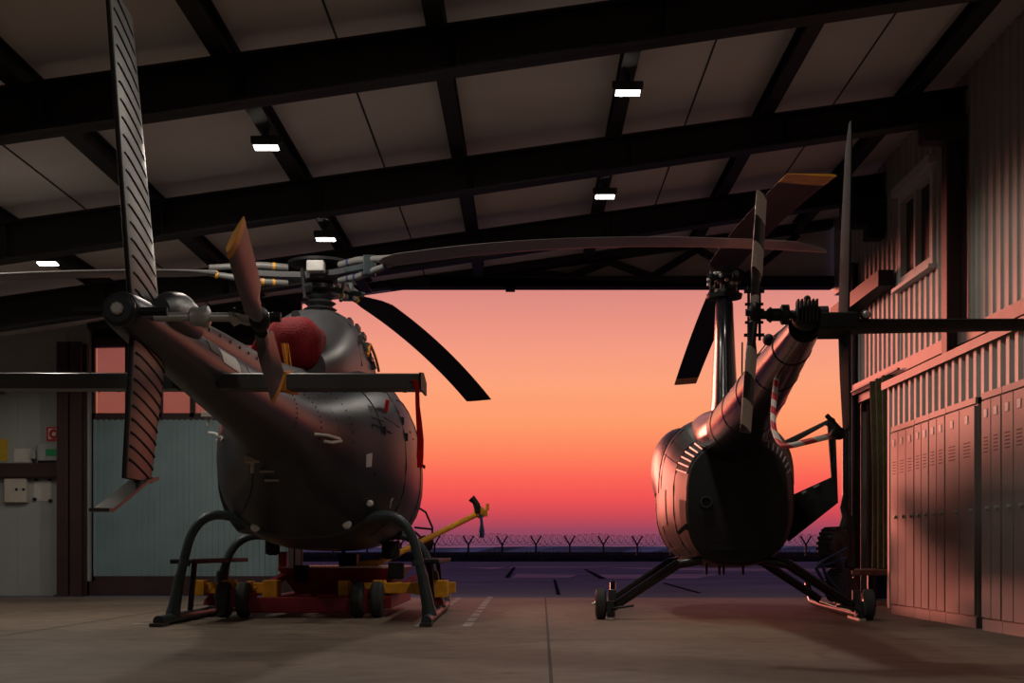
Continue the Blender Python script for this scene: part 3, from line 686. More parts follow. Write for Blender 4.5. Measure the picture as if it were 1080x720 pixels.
def tblade(sgn,pit):
    th=math.radians(13); d=Vector((.075,-math.cos(th),math.sin(th))).normalized()*sgn; q=Vector((0,math.sin(th),math.cos(th)))
    cdir=Vector((1,0,0))*math.sin(pit)+q*math.cos(pit); tdir=d.cross(cdir).normalized()
    rs=[];h=Vector((hub.x,hub.y,hub.z))
    for r,c,t in ((.10,.07,.05),(.22,.09,.05),(.28,.165,.03),(.5,.17,.02),(.88,.17,.016)):
        rs.append([h+d*r+cdir*c*f+tdir*t*g for f,g in ((-.5,0),(-.4,.5),(0,.6),(.5,.1),(.5,-.1),(0,-.6),(-.4,-.5))])
    m=MB(); m.rings(rs); o=m.build('tail_rotor_blade','grey_light',A,smooth=50)
    m=MB(); m.rings([[h+d*r+cdir*.172*f+tdir*.018*g for f,g in ((-.5,0),(-.4,.5),(0,.6),(.5,.1),(.5,-.1),(0,-.6),(-.4,-.5))] for r in (.86,.93)]); m.build('blade_tip','yellow',o,smooth=50)
tblade(1,.38); tblade(-1,.38)
# antennas and lights
def wtube(nm,pts,r,mt,n=8,par=A):
    m=MB(); m.tube(pts,r,n); return m.build(nm,mt,par,smooth=True)
for pts in (((331,457.5),(346,459),(358,462.5),(360,465),(350,466.5),(341,465)),((220,456),(227,457),(234,461),(235,464),(229,464))):
    h=[hit(x,y,secs,A,.0) for x,y in pts]; k=len(h)
    a_,b_=h[0],h[-1]; off=[0,.05,.07,.07,.05,0] if k==6 else [0,.05,.06,.05,0]
    wtube('handle_antenna',[W2L(A,P(x,y,L2W(A,q).y-o)) for (x,y),q,o in zip(pts,h,off)],.012,'white')
for px,py in ((220,438),(267,485)):
    a=hit(px,py,secs,A); m=MB(); m.box(a.x-.055,a.x+.055,a.y-.06,a.y+.06,a.z-.02,a.z+.03); m.cyl(a+Vector((0,-.02,0)),a+Vector((0,-.03,-.1)),.014,n=8); m.build('blade_antenna','beigebox',A,bevel=.006)
wtube('wire_antenna',[hit(x,y,secs,A,.012) for x,y in ((267,494),(266,508),(264,520),(258,535),(251,545))],.006,'blackmatte')
for px,py in ((282,497),(287,506.5)):
    a=hit(px,py,secs,A); m=MB(); m.box(a.x-.055,a.x+.055,a.y-.03,a.y+.03,a.z-.008,a.z+.008); m.build('vent_lip','beigebox',A)
for px,py,r in ((270,555.5,.04),(366,552.5,.04),(390,530.5,.03)):
    a=hit(px,py,secs,A); m=MB(); m.lathe(a,(0,-1,-.1),[(-.08,r*.8),(0,r),(.03,r),(.045,r*.6)],14); m.build('position_light','white',A,smooth=40)
a=hit(389,483,secs,A); m=MB(); m.prism([hit(x,y,secs,A,.012) for x,y in ((386.5,479),(392.5,477.5),(392,492),(386,492.5))],(0,.02,0)); m.build('access_plate','steel',A)
m=MB(); m.tube([hit(x,y,secs,A,.004) for x,y in ((414,525),(412,529),(411,535))],.01,6); m.build('drain_tube','steel',A)
m=MB(); m.prism([hit(x,y,secs,A,.015) for x,y in ((387,426),(402,433),(406,444),(393,440))],(0,.015,0)); ht=m.build('baggage_hatch','blackmatte',A)
m=MB(); a=hit(407,434,secs,A); m.cyl(a,a+Vector((.02,-.03,.1)),.018); m.build('locking_pin','red',ht)
for pts in (((404,440),(420,450),(433,456)),((393,447),(412,456),(436,463)),((392,448),(395,500),(398,560))):
    m=MB(); m.tube([hit(x,y,secs,A,.001) for x,y in pts],.008,6); m.build('panel_seam','blackmatte',fu)
for px,py in ((405,452),(428,459),(424,442)):
    a=hit(px,py,secs,A); m=MB(); m.box(a.x-.02,a.x+.02,a.y-.02,a.y+.01,a.z-.05,a.z+.02); m.build('hinge','blackmatte',A,bevel=.005)
m=MB(); m.lathe(W2L(A,P(447,574,15.0)),(.2,-1,0),[(0,.09),(.05,.1),(.06,.07)],20); mi=m.build('cargo_mirror','blackmatte',A,smooth=40)
m=MB(); 
for pts in ([(438,533),(449,540),(456,556),(456,575)],[(437,556),(456,558)],[(437,560),(450,572)]): m.tube([W2L(A,P(x,y,15.0)) for x,y in pts],.012,8)
m.build('mirror_arm','blackmatte',mi,smooth=True)
m=MB(); m.tube([W2L(A,P(x,y,13.6)) for x,y in ((437,486),(448,492),(447,494))],.014,8); m.build('door_handle','blackmatte',A)
# belly bits
m=MB(); m.lathe((.62,.5,.62),(0,0,-1),[(-.1,.09),(.05,.09),(.08,.05)]); m.build('belly_light','blackmatte',A,smooth=40)
m=MB(); m.lathe((-.5,.3,.64),(0,0,-1),[(-.1,.07),(.04,.07),(.06,.04)]); m.build('belly_light','blackmatte',A,smooth=40)

# red exhaust cover (hangs on the exhaust: its own thing)
t=thing('exhaust_cover',P(312,392,11.0),'red cloth cover over the exhaust of the grey helicopter','cover')
ROOT=t; c=P(310,363,11.15)
m=MB(); rs=[]
for k in range(9):
    u=k/8; y=c.y+.35-.50*u; s_=(1-.05*u) if u<.75 else (1-.05*u)*math.cos(min(1,(u-.75)/.25)*PI/2*.9)**.55
    rs.append([Vector((c.x+.245*s_*math.copysign(abs(math.cos(a))**.8,math.cos(a)),y,c.z+.24*s_*math.copysign(abs(math.sin(a))**.85,math.sin(a))+.006*math.sin(5*a+3*u))) for a in [2*PI*i/28 for i in range(28)]])
m.rings(rs); m.build('cover_cloth','redcloth',t,smooth=60,world=True)
m=MB(); rs=[]
for px,py,w in ((277,352,4),(272,366,6),(270,380,7),(278,392,8)):
    q=P(px,py,10.95); rs.append([q+Vector((sx*w*.008,sy*.04,0)) for sx,sy in ((-1,-1),(1,-1),(1,1),(-1,1))])
m.rings(rs); m.build('cover_flap','redcloth',t,world=True,bevel=.02)
m=MB(); m.tube([P(299,362,10.62),P(300,372,10.60),P(303,388,10.60),P(304,398,10.7)],.012,6)
m2=MB()
for (a,b) in ((((297.5,362)),(304,363)),): pass
m.prism([P(296,362,10.63),P(304,362,10.63),P(306,380,10.61),P(309,399,10.66),P(302,399,10.66),P(299,380,10.61)],(0,.02,0)); m.build('tie_strap','orange',t,world=True)
# red ribbon hanging from the stabiliser tip
m=MB(); rs=[]
for px,py,w,Y in ((434,402,3,7.6),(438,401,3.4,7.55),(440,410,2.6,7.55),(440.5,428,2.8,7.56),(442,446,3.6,7.55),(443.5,464,4.2,7.56),(443,480,4.2,7.55),(443,493,3.6,7.56)):
    q=P(px,py,Y); rs.append([q+Vector((-w*.0045,-.004,0)),q+Vector((w*.0045,-.004+.01*math.sin(py*.2),0)),q+Vector((w*.0045,.006+.01*math.sin(py*.2),0)),q+Vector((-w*.0045,.006,0))])
m.rings(rs); tag(m.build('warning_ribbon','ribbon'),'long red warning ribbon hanging from the right stabilizer tip of the grey helicopter','ribbon')

# ================================================================== cart under the grey helicopter
K=thing('helicopter_cart',(-2.0,12.6,0),'low red transport cart with yellow lifting arms under the left helicopter','cart')
m=MB(); m.box(-2.60,-1.38,12.34,12.50,.045,.19); m.box(-2.46,-2.34,12.5,14.6,.08,.2); m.box(-1.40,-1.28,12.5,14.6,.08,.2); m.box(-2.4,-1.3,14.5,14.62,.08,.2)
m.bar((-2.68,12.42,.16),(-2.3,13.0,.42),.09,.06); m.bar((-1.12,13.3,.36),(-1.32,12.6,.2),.05,.05); m.box(-2.44,-2.36,13.0,13.1,.42,.615)
m.build('frame','redpaint',K,world=True,bevel=.01)
m=MB(); m.hexa([(-2.26,12.95,.2),(-1.42,12.95,.2),(-1.42,14.3,.2),(-2.26,14.3,.2),(-2.42,12.85,.455),(-1.24,12.85,.455),(-1.24,14.4,.455),(-2.42,14.4,.455)]); bx=m.build('deck_box','redpaint',K,world=True,bevel=.008)
m=MB(); m.box(-2.38,-1.26,12.86,14.38,.457,.468)
for k in range(26): m.box(-2.35+.042*k,-2.33+.042*k,12.87,12.93,.466,.474)
m.build('tread_plate','steel',bx,world=True)
for px,X in ((236,-2.83),(257,-2.645),(377,-1.58),(397,-1.40)):
    m=MB(); m.lathe((X,12.4,.168),(1,0,0),[(-.055,.10),(-.058,.13),(-.05,.155),(-.03,.168),(.03,.168),(.05,.155),(.058,.13),(.055,.10)],28); wh=m.build('wheel','rubber',K,world=True,smooth=30)
    m=MB(); m.lathe((X,12.4,.168),(1,0,0),[(-.062,.03),(-.05,.095),(.05,.095),(.062,.03)],18); m.build('wheel_hub','darksteel',wh,world=True,smooth=30)
for a,b in ((-2.83,-2.645),(-1.58,-1.40)):
    m=MB(); m.cyl((a-.07,12.4,.168),(b+.07,12.4,.168),.022,n=10); m.box((a+b)/2-.03,(a+b)/2+.03,12.36,12.46,.1,.27); m.build('axle','redpaint',K,world=True)
for s0,s1,e in ((-3.18,-2.36,-3.22),(-1.76,-.76,-.72)):
    m=MB(); m.box(s0,s1,12.53,12.65,.22,.32); m.box(s0+.02 if s0<-2.5 else s0-.02,s0+.14 if s0<-2.5 else s0+.08,12.49,12.69,.2,.345)
    m.box(s1-.13,s1+.01,12.48,12.7,.185,.345); m.box(s1-.3,s1-.24,12.5,12.68,.21,.335); m.box(s0+.3,s0+.42,12.52,12.66,.25,.345)
    for xx in (s0+.2,s1-.2): m.cyl((xx,12.5,.27),(xx,12.48,.27),.02,n=8)
    m.build('lifting_arm','yellow',K,world=True,bevel=.008)
m=MB(); m.box(-1.35,-.72,13.3,13.42,.2,.31); m.build('lifting_arm','yellow',K,world=True,bevel=.008)
for X in (-3.03,-.86):
    m=MB(); m.lathe((X,12.7,.105),(0,0,1),[(0,.07),(.05,.06),(.08,.03),(.14,.03),(.16,.05),(.18,.02)],12); m.build('skid_clamp','redpaint',K,world=True,smooth=30)
for px,py in ((318,604),(418,601)):
    q=P(px,py,12.9); m=MB(); m.box(q.x-.075,q.x+.075,q.y-.05,q.y+.05,q.z-.085,q.z+.075); m.build('tail_lamp','blackmatte',K,world=True,bevel=.012)
m=MB(); q=P(368,590,13.4); m.box(q.x-.09,q.x+.09,q.y-.1,q.y+.1,.468,q.z+.06); m.cyl((q.x-.05,q.y-.05,q.z+.06),(q.x-.05,q.y-.05,q.z+.1),.02); m.build('winch','blackmatte',K,world=True,bevel=.01)
m=MB(); m.tube([P(372,595,13.6),P(400,593,13.8),P(505,541,15.6)],.032,14); tb=m.build('tow_bar','yellow',K,world=True,smooth=True)
m=MB(); q=P(506,540,15.6); m.lathe(q+Vector((0,.12,0)),(0,-1,0),[(0,.07),(.2,.07),(.22,.05)],14); m.box(q.x-.06,q.x+.09,q.y-.05,q.y+.05,q.z-.05,q.z+.03); m.cyl((q.x+.09,q.y,q.z+.02),(q.x+.09,q.y,q.z+.1),.02); m.build('tow_lug','yellow',tb,world=True,smooth=30)
m=MB(); m.tube([P(504,541,15.5),P(503,533,15.5),P(501,529,15.5),P(497,525,15.5)],[.03,.042,.035,.045],8); m.build('tow_grip','blackmatte',tb,world=True,smooth=True)
m=MB(); m.tube([P(507,542,15.5),P(508,553,15.5),P(508,560,15.5),P(508,567,15.5)],[.018,.02,.035,.03],8); m.build('hanging_strap','bluepaint',tb,world=True,smooth=True)

# ================================================================== helicopter two (dark gloss, right)
B=thing('helicopter',(1.945,13.1,0),'glossy black helicopter with two main rotor blades and open door parked on the right','helicopter',None,-.0705)
rs2=catmull([(2.35,0,.08,1.05,.9,1.0,2.),(2.1,0,.34,1.35,.68,1.0,2.3),(1.6,0,.56,1.72,.54,1.08,2.5),(.9,0,.65,1.92,.48,1.15,2.7),(.2,0,.66,1.95,.46,1.15,2.7),(-.3,0,.64,1.9,.46,1.14,2.7),(-.75,.015,.56,1.72,.48,1.12,2.6),(-1.1,.03,.46,1.60,.50,1.08,2.7)],6)
m=MB(); m.rings([sring(s,48) for s in rs2],cap=False)
fu2=m.build('fuselage','maroon',B,smooth=50)
e=rs2[-1]
m=MB(); m.rings([sring(e,48),sring((e[0]-.03,.03,.445,1.585,.515,1.08,2.7),48),sring((e[0]-.035,.03,.42,1.55,.54,1.08,2.7),48)],cap=True); rp=m.build('rear_panel','blackmatte',B,smooth=40)
m=MB(); m.rings([sring(rs2[-4],48)[24:48]+sring(rs2[-4],48)[:1], sring(rs2[-1],48)[24:48]+sring(rs2[-1],48)[:1]],cap=False,closed=False); 
for v in m.bm.verts: v.co.z-=.004; v.co.x*=1.006
m.build('belly_panel','blackmatte',B,smooth=50)
# cooling vents along the top rear edge
for t0,t1 in ((2.05,2.78),(.36,1.05)):
    m=MB(); patch(m,rs2,-.84,-1.09,t0,t1,.006,3,10,thick=.01); vt=m.build('cooling_vent','blackmatte',B)
    m=MB()
    for k in range(7):
        t=t0+(t1-t0)*k/6; m.bar(spt(at(rs2,-.84),t,.012),spt(at(rs2,-1.09),t,.012),.012,.014)
    m.build('vent_bar','steel',vt)
# panel seams
for pts in ([(-.8,PI-1.1),(-.8,PI+.9)],[(-.35,PI-1.2),(-.35,PI+.9)],[(-.8,PI-.45),(.2,PI-.45)],[(-.8,.3),(-.8,-.8)],[(.3,PI-.5),(.3,PI+.7)]):
    m=MB(); m.tube(surfline(rs2,pts),.005,6); m.build('panel_seam','blackmatte',fu2)
# windows
m=MB(); patch(m,rs2,-.2,.95,PI-.95,PI-.02,.008,10,10,bulge=.075); m.build('bubble_window','glass',B,smooth=50)
m=MB(); patch(m,rs2,-.25,.95,.08,.92,.008,10,10,bulge=.05); m.build('bubble_window','glass',B,smooth=50)
m=MB(); patch(m,rs2,-.55,-.28,PI-.05,PI+.3,.006,4,4); m.build('oil_door','maroon',B,smooth=50)
m=MB(); patch(m,rs2,-.78,-.42,PI-1.0,PI-.72,.006,4,4); m.build('air_scoop','blackmatte',B,smooth=50)
# upper rear fairing between cabin roof and boom
up=catmull([(.3,0,.30,1.96,1.6,1.75,2.3),(-.1,0,.36,2.0,1.5,1.75,2.3),(-.6,0,.34,1.97,1.45,1.72,2.2),(-1.0,0,.32,1.95,1.42,1.69,2.),(-1.4,0,.265,1.945,1.45,1.70,2.)],5)
m=MB(); m.rings([sring(s,32) for s in up]); m.build('upper_fairing','blackgloss',B,smooth=50)
b2=catmull([(-1.2,0,.275,1.955,1.43,1.70,2.),(-1.6,0,.255,1.955,1.46,1.71,2.),(-3.5,0,.185,1.955,1.60,1.78,2.),(-5.2,0,.115,1.955,1.73,1.84,2.),(-5.75,0,.09,1.95,1.775,1.865,2.)],6)
m=MB(); m.rings([sring(s,28) for s in b2]); bm2=m.build('tail_boom','blackgloss',B,smooth=50)
for y in (-1.7,-2.6,-3.5,-4.4,-5.2):
    m=MB(); s_=at(b2,y); m.tube([spt(s_,2*PI*i/24,.001) for i in range(25)],.005,5); m.build('panel_seam','blackmatte',bm2)
for k in range(12):
    m=MB(); y=-1.5-.12*k; q=spt(at(b2,y),PI-.55,.005); m.bar(q,q+Vector((.03,0,-.05)),.012,.012); m.build('clip','blackmatte',bm2)
m=MB(); m.tube([spt(at(b2,-2.0),1.9,.0)]+[spt(at(b2,y),1.95,.035) for y in (-2.6,-3.6,-4.6)]+[spt(at(b2,-5.4),1.9,.0)],.005,6); m.build('wire_antenna','blackmatte',bm2)
m=MB(); m.tube([spt(at(b2,-1.9),PI/2,0),spt(at(b2,-1.95),PI/2,.42)],.007,6); m.build('whip_antenna','blackmatte',bm2)
m=MB(); m.ell(spt(at(b2,-5.0),PI-.6,.02),.035,.07,.035,12,8); m.build('strobe_light','blackmatte',bm2,smooth=True)
# mast pylon
m=MB(); rs=[]
for z,a,w,yc in ((1.85,.42,.16,.02),(2.1,.34,.13,0),(2.6,.26,.105,0),(3.05,.2,.085,0),(3.1,.14,.07,0)):
    rs.append([Vector((w*math.cos(t)*(1 if math.sin(t)>0 else 1),yc+a*math.sin(t),z)) for t in [2*PI*i/24 for i in range(24)]])
m.rings(rs); m.build('mast_fairing','blackgloss',B,smooth=50)
m=MB(); m.cyl((0,0,3.05),(0,0,3.36),.04,n=14); m.lathe((0,0,3.10),(0,0,1),[(0,.1),(.01,.17),(.05,.18),(.06,.1),(.1,.09)],24)
for k in range(4):
    a=.5+PI/2*k; m.cyl((.165*math.cos(a),.165*math.sin(a),3.12),(.15*math.cos(a),.15*math.sin(a),3.34),.012,n=8)
m.ell((0,0,3.33),.1,.2,.07,16,8); m.cyl((-.14,0,3.34),(.14,0,3.34),.05,n=14); m.bar((-.16,-.2,3.3),(.16,.2,3.3),.05,.04)
hb=m.build('rotor_hub','blackmatte',B,smooth=40)
m=MB()
for k in range(9):
    a=2.4+.42*k; m.ell((-.02+.14*math.cos(a),.14*math.sin(a)-.05,3.28+.05*math.sin(2*a)),.02,.02,.02,8,6)
m.build('hub_bolt','steel',hb,smooth=True)
wb=math.degrees(-.0705)
for az in (1.7+wb,181.7+wb):
    b_,d,n=rblade('main_rotor_blade',az,5.05,.25,.30,.43,3.33,B,'blade_dark','blade_dark','yellow',.34,pitch=.05,th=.03,pw=1.5)
# tail rotor, gearbox
gb=(0,-5.85,1.90)
m=MB(); m.ell((0,-5.85,1.90),.085,.13,.075,16,10); m.cyl((-.02,-5.85,1.915),(-.29,-5.85,1.915),.024,n=12); m.lathe((-.10,-5.85,1.915),(-1,0,0),[(0,.055),(.04,.055),(.05,.035),(.09,.035),(.1,.045),(.12,.03)],14); m.cyl((.0,-5.85,1.95),(.0,-5.85,2.0),.016); m.ell((0,-5.85,2.0),.02,.02,.02,8,6)
m.cyl((.02,-5.85,1.9),(.11,-5.85,1.9),.06,n=16)
for k in range(6): m.box(-.07+.02*k,-.06+.02*k,-5.99,-5.9,1.86,1.975)
m.build('tail_gearbox','blackmatte',B,smooth=40)
hp=Vector((-.285,-5.85,1.93))
M['stripeblade']=striped('striped_blade',(.03,.028,.03),(.8,.74,.66),'Z',.285,.5,off=.12,skew=.35,skewaxis='Y')
m=MB(); m.ell(hp,.035,.06,.06,12,8); m.cyl(hp+Vector((-.05,0,0)),hp+Vector((.05,0,0)),.02,n=10)
for sz in (1,-1):
    for sx in (-.03,.03): m.cyl(hp+Vector((sx,.03,.0)),hp+Vector((sx,.03,.15*sz)),.008,n=8)
    m.bar(hp+Vector((-.055,.03,.12*sz)),hp+Vector((.055,.03,.12*sz)),.02,.016); m.bar(hp+Vector((-.05,.03,.05*sz)),hp+Vector((.05,.03,.05*sz)),.016,.014)
m.build('tail_rotor_hub','blackmatte',B,smooth=40)
for sz in (1,-1):
    d=Vector((.06 if sz>0 else -.075,.02,sz)).normalized()*1; pit=.55; cd=Vector((math.sin(pit),math.cos(pit),0)); cd=(cd-d*cd.dot(d)).normalized(); td=d.cross(cd).normalized()
    rs=[hp+Vector((0,0,0))]; rr=[]
    for r,c,t in ((.05,.05,.04),(.16,.07,.035),(.22,.13,.022),(.45,.13,.018),(.66,.13,.014)):
        rr.append([hp+d*r+cd*c*f+td*t*g for f,g in ((-.5,0),(-.4,.5),(0,.6),(.5,.1),(.5,-.1),(0,-.6),(-.4,-.5))])
    m=MB(); m.rings(rr); m.build('tail_rotor_blade','stripeblade',B,smooth=50)
# empennage
fx=.215
m=MB(); rs=[]
for z,y0,y1,th in ((1.28,-5.95,-5.72,.014),(1.6,-5.92,-5.62,.018),(1.9,-5.9,-5.56,.02),(2.4,-5.96,-5.66,.018),(2.82,-6.0,-5.80,.014),(2.93,-5.98,-5.9,.005)):
    c=y1-y0; rs.append([Vector((fx+th*h*.8,y0+c*f,z)) for f,h in ((0,.3),(.2,.9),(.6,.8),(1,.2))]+[Vector((fx-th*h*.8,y0+c*f,z)) for f,h in ((1,.2),(.6,.8),(.2,.9),(0,.3))])
m.rings(rs); m.build('vertical_stabilizer','fin_dark',B,smooth=40)
m=MB(); rs=[]
for x,y0,y1,z,th in ((.06,-5.95,-5.55,1.86,.035),(.5,-5.93,-5.57,1.86,.03),(1.42,-5.9,-5.6,1.86,.022)):
    c=y1-y0; rs.append([Vector((x,y0+c*f,z+th*h)) for f,h in ((0,.2),(.25,.9),(.6,1),(1,.3))]+[Vector((x,y0+c*f,z-th*h)) for f,h in ((1,.3),(.6,.8),(.25,.8),(0,.2))])
m.rings(rs); hs=m.build('horizontal_stabilizer','blackmatte',B,smooth=40)
m=MB(); m.box(.05,.26,-5.98,-5.6,1.815,1.905); m.cyl((.29,-5.96,1.885),(.29,-6.0,1.885),.028,n=12); m.build('stabilizer_bracket','blackmatte',hs,bevel=.012)
m=MB(); m.lathe((.29,-5.99,1.885),(0,-1,0),[(0,.02),(.02,.02),(.03,.01)],10); m.build('tail_light','steel',hs)
# tail rotor guard
M['stripeguard']=striped('striped_guard',(.7,.03,.04),(.85,.8,.74),'Z',.115,.5,off=.2,skew=.9,skewaxis='X')
gpts=[P(820,394,8.4),P(817,415,8.2),P(815.5,440,8.0),P(817,455,7.9),P(823,467,7.75),P(831,470,7.65),P(850,466,7.5),P(878,459,7.3)]
m=MB(); m.tube(catmull([tuple(W2L(B,p)) for p in gpts],4),.017,10); gd=m.build('tail_guard','stripeguard',B,smooth=True)
m=MB(); q=W2L(B,P(884,457,7.25)); m.ell(q,.045,.05,.035,12,8); m.cyl(W2L(B,P(872,438,7.3)),W2L(B,P(886,453,7.25)),.014,n=8); m.build('guard_clamp','blackmatte',gd,smooth=40)
# exhaust
m=MB(); q=W2L(B,P(745,529,11.95)); m.lathe(q,(0,-1,0),[(-.15,.045),(0,.055),(.012,.055),(.012,.04),(-.05,.038)],18); m.build('exhaust_pipe','darksteel',B,smooth=40)
m=MB(); m.bar(W2L(B,P(742,536,12.0)),W2L(B,P(716,562,12.1)),.03,.03); m.build('exhaust_brace','blackmatte',B)
m=MB()
m.box(-.2,.28,-1.15,-1.1,.62,.68); m.build('lower_lip','blackmatte',B)
for x in (-.22,-.1,-.06,.12):
    m=MB(); m.cyl((x,-.7,.52),(x,-.7,.40),.012,n=8); m.build('drain_tube','blackmatte',B)
# skids
for yc,zr in ((-.95,.52),(1.2,.52)):
    for sx in (1,-1):
        m=MB(); m.tube([(sx*.28,yc,zr+.02),(sx*.5,yc-.02,.50),(sx*1.10,yc-.08,.10)],[.045,.045,.04],12); ct=m.build('cross_tube','blackgloss',B,smooth=True)
        m=MB(); m.tube([(sx*.5,yc-.09,.53),(sx*1.06,yc-.14,.15)],.02,8); m.build('fairing_strip','blackgloss',ct,smooth=True)
for sx in (1,-1):
    m=MB(); m.tube(catmull([(sx*1.11,-1.25,.05),(sx*1.11,-.8,.05),(sx*1.11,1.5,.05),(sx*1.11,1.9,.09),(sx*1.11,2.15,.25)],4),.036,12); sk=m.build('skid_tube','blackgloss',B,smooth=True)
    m=MB(); m.box(sx*1.11-.03,sx*1.11+.03,-1.32,-.7,.004,.022); m.build('wear_shoe','steel',sk)
# ground handling wheels clipped to the skids
for sx,lb in ((-1,'small black ground handling wheel clipped to the left skid of the black helicopter'),(1,'ground handling wheel pair clipped to the right skid of the black helicopter')):
    X0=sx*1.20
    q=L2W(B,(X0,-1.08,0)); t=thing('ground_wheel',(q.x,q.y,0),lb,'wheel','ground handling wheels on the black helicopter',-.0705)
    m=MB(); m.lathe((0,0,.14),(1,0,0),[(-.045,.07),(-.05,.11),(-.035,.14),(.035,.14),(.05,.11),(.045,.07)],24); m.build('tyre','rubber',t,smooth=30)
    m=MB(); m.lathe((0,0,.14),(1,0,0),[(-.055,.02),(-.04,.068),(.04,.068),(.055,.02)],16); m.cyl((-.08,0,.14),(.08,0,.14),.014,n=8); m.build('wheel_hub','steel',t,smooth=30)
    m=MB(); s2=-sx; m.box(min(s2*.05,s2*.12),max(s2*.05,s2*.12),-.05,.05,.06,.17); m.box(min(s2*.07,s2*.14),max(s2*.07,s2*.14),-.03,.03,.17,.27); m.cyl((s2*.1,-.06,.1),(s2*.3,-.1,.13),.012,n=8); m.box(min(s2*.06,s2*.13),max(s2*.06,s2*.13),-.12,-.05,.03,.08); m.build('lever_bracket','darksteel',t,bevel=.006)
# open door on the right
hx=[P(824,466,14.2),P(878,440,13.85),P(881,442,13.83),P(884,530,13.8),P(832,571,14.15),P(829,566,14.17)]
ix=[P(832,470,14.15),P(871,448,13.88),P(873,449,13.87),P(877,503,13.86),P(833,523,14.14),P(832,521,14.14)]
m=MB(); m.frame([W2L(B,p) for p in hx],[W2L(B,p) for p in ix],(0,.045,0)); od=m.build('cabin_door','blackmatte',B)
m=MB(); m.bar(W2L(B,P(846,520,14.0)),W2L(B,P(850,518,13.98)),.02,.02); m.bar(W2L(B,P(858,514,13.95)),W2L(B,P(864,511,13.93)),.02,.02); m.build('latch','steel',od)
m=MB(); m.bar(W2L(B,P(815,470,14.25)),W2L(B,P(828,472,14.2)),.03,.04); m.bar(W2L(B,P(815,555,14.25)),W2L(B,P(833,556,14.18)),.03,.04); m.build('hinge','blackmatte',od)

# ================================================================== right side furniture
LX=3.6
def locker(y0,y1,n,zt,label,x0=LX):
    yc=(y0+y1)/2; t=thing('locker',((x0+3.93)/2,yc,0),label,'locker','grey metal lockers along the right wall')
    m=MB(); m.box(x0+.02,3.93,y0+.002,y1-.002,0,zt); m.box(x0,3.93,y0+.002,y1-.002,zt-.05,zt); m.box(x0+.004,x0+.03,y0+.002,y1-.002,0,.09); m.build('body','locker',t,world=True)
    w=(y1-y0-.01)/n
    for k in range(n):
        a=y0+.005+w*k+.006; b=a+w-.012
        m=MB(); m.box(x0-.006,x0+.02,a,b,.10,zt-.065)
        dr=m.build('door','locker',t,world=True,bevel=.004)
        m=MB(); c=(a+b)/2
        for q in range(5): m.box(x0-.008,x0-.004,c-w*.22,c+w*.22,zt-.36-.028*q,zt-.352-.028*q)
        m.build('vent_slot','lockerdark',dr,world=True)
        m=MB(); m.box(x0-.012,x0-.005,c-.035,c+.035,zt-.2,zt-.135); m.build('name_plate','white',dr,world=True)
        m=MB(); m.lathe((x0-.006,a+.05,.95),(-1,0,0),[(0,.016),(.02,.016),(.026,.01)],10); m.build('lock_knob','steel',dr,world=True)
    return t
locker(12.34,13.14,3,1.845,'three-door metal locker at the far end, next to the olive curtain')
locker(11.89,12.335,2,1.85,'narrow two-door metal locker second from the olive curtain')
locker(11.43,11.885,2,1.853,'narrow two-door metal locker third from the olive curtain')
locker(10.66,11.425,2,1.857,'wide two-door metal locker just beyond the dark gap in the row')
locker(10.0,10.44,2,1.86,'two-door metal locker just before the dark gap in the row',3.575)
locker(9.5,9.995,2,1.86,'metal locker at the right edge of the picture, nearest the camera',3.575)
# doorway in the right wall, curtain, bench
m=MB(); m.box(4.32,4.42,14.6,14.7,0,2.8); m.box(4.32,4.42,16.8,16.9,0,2.8); m.box(4.2,4.42,14.65,16.9,2.5,2.6); struct(m.build('door_2','maroonbeam'))
m=MB(); m.box(4.9,4.95,14,17.4,0,3); m.box(4.42,4.95,14.0,14.05,0,3); m.box(4.42,4.95,17.35,17.4,0,3); m.box(4.42,4.95,14,17.4,2.95,3); struct(m.build('wall_annex','beam'))
m=MB(); rs=[]
for z in [.42+.2*k for k in range(12)]:
    fr=[];bk=[]
    for k in range(25):
        u=k/24; y=14.98+.8*u*(1-.12*math.sin(z*1.3)); x=4.1+.05*math.sin(u*6*PI+z*.4)*(.6+.2*z); fr.append(Vector((x,y,z)))
        bk.append(Vector((x+.012,y,z)))
    rs.append(fr+bk[::-1])
m.rings(rs); cu=tag(m.build('curtain','olive',smooth=60),'olive cloth curtain hanging at the dark doorway beside the lockers','curtain')
m=MB(); m.cyl((4.1,14.65,2.63),(4.1,16.9,2.63),.015); m.build('curtain_rail','darksteel',cu,world=True)
t=thing('bench',(4.0,15.7,0),'low bench with reddish board beside the door jamb and lockers','bench')
m=MB(); m.box(3.66,4.2,14.95,16.1,.345,.41); m.build('seat_board','wood',t,world=True,bevel=.008)
for y in (15.05,15.95):
    for x in (3.72,4.12):
        m=MB(); m.box(x-.03,x+.03,y-.03,y+.03,0,.345); m.build('leg','darksteel',t,world=True)
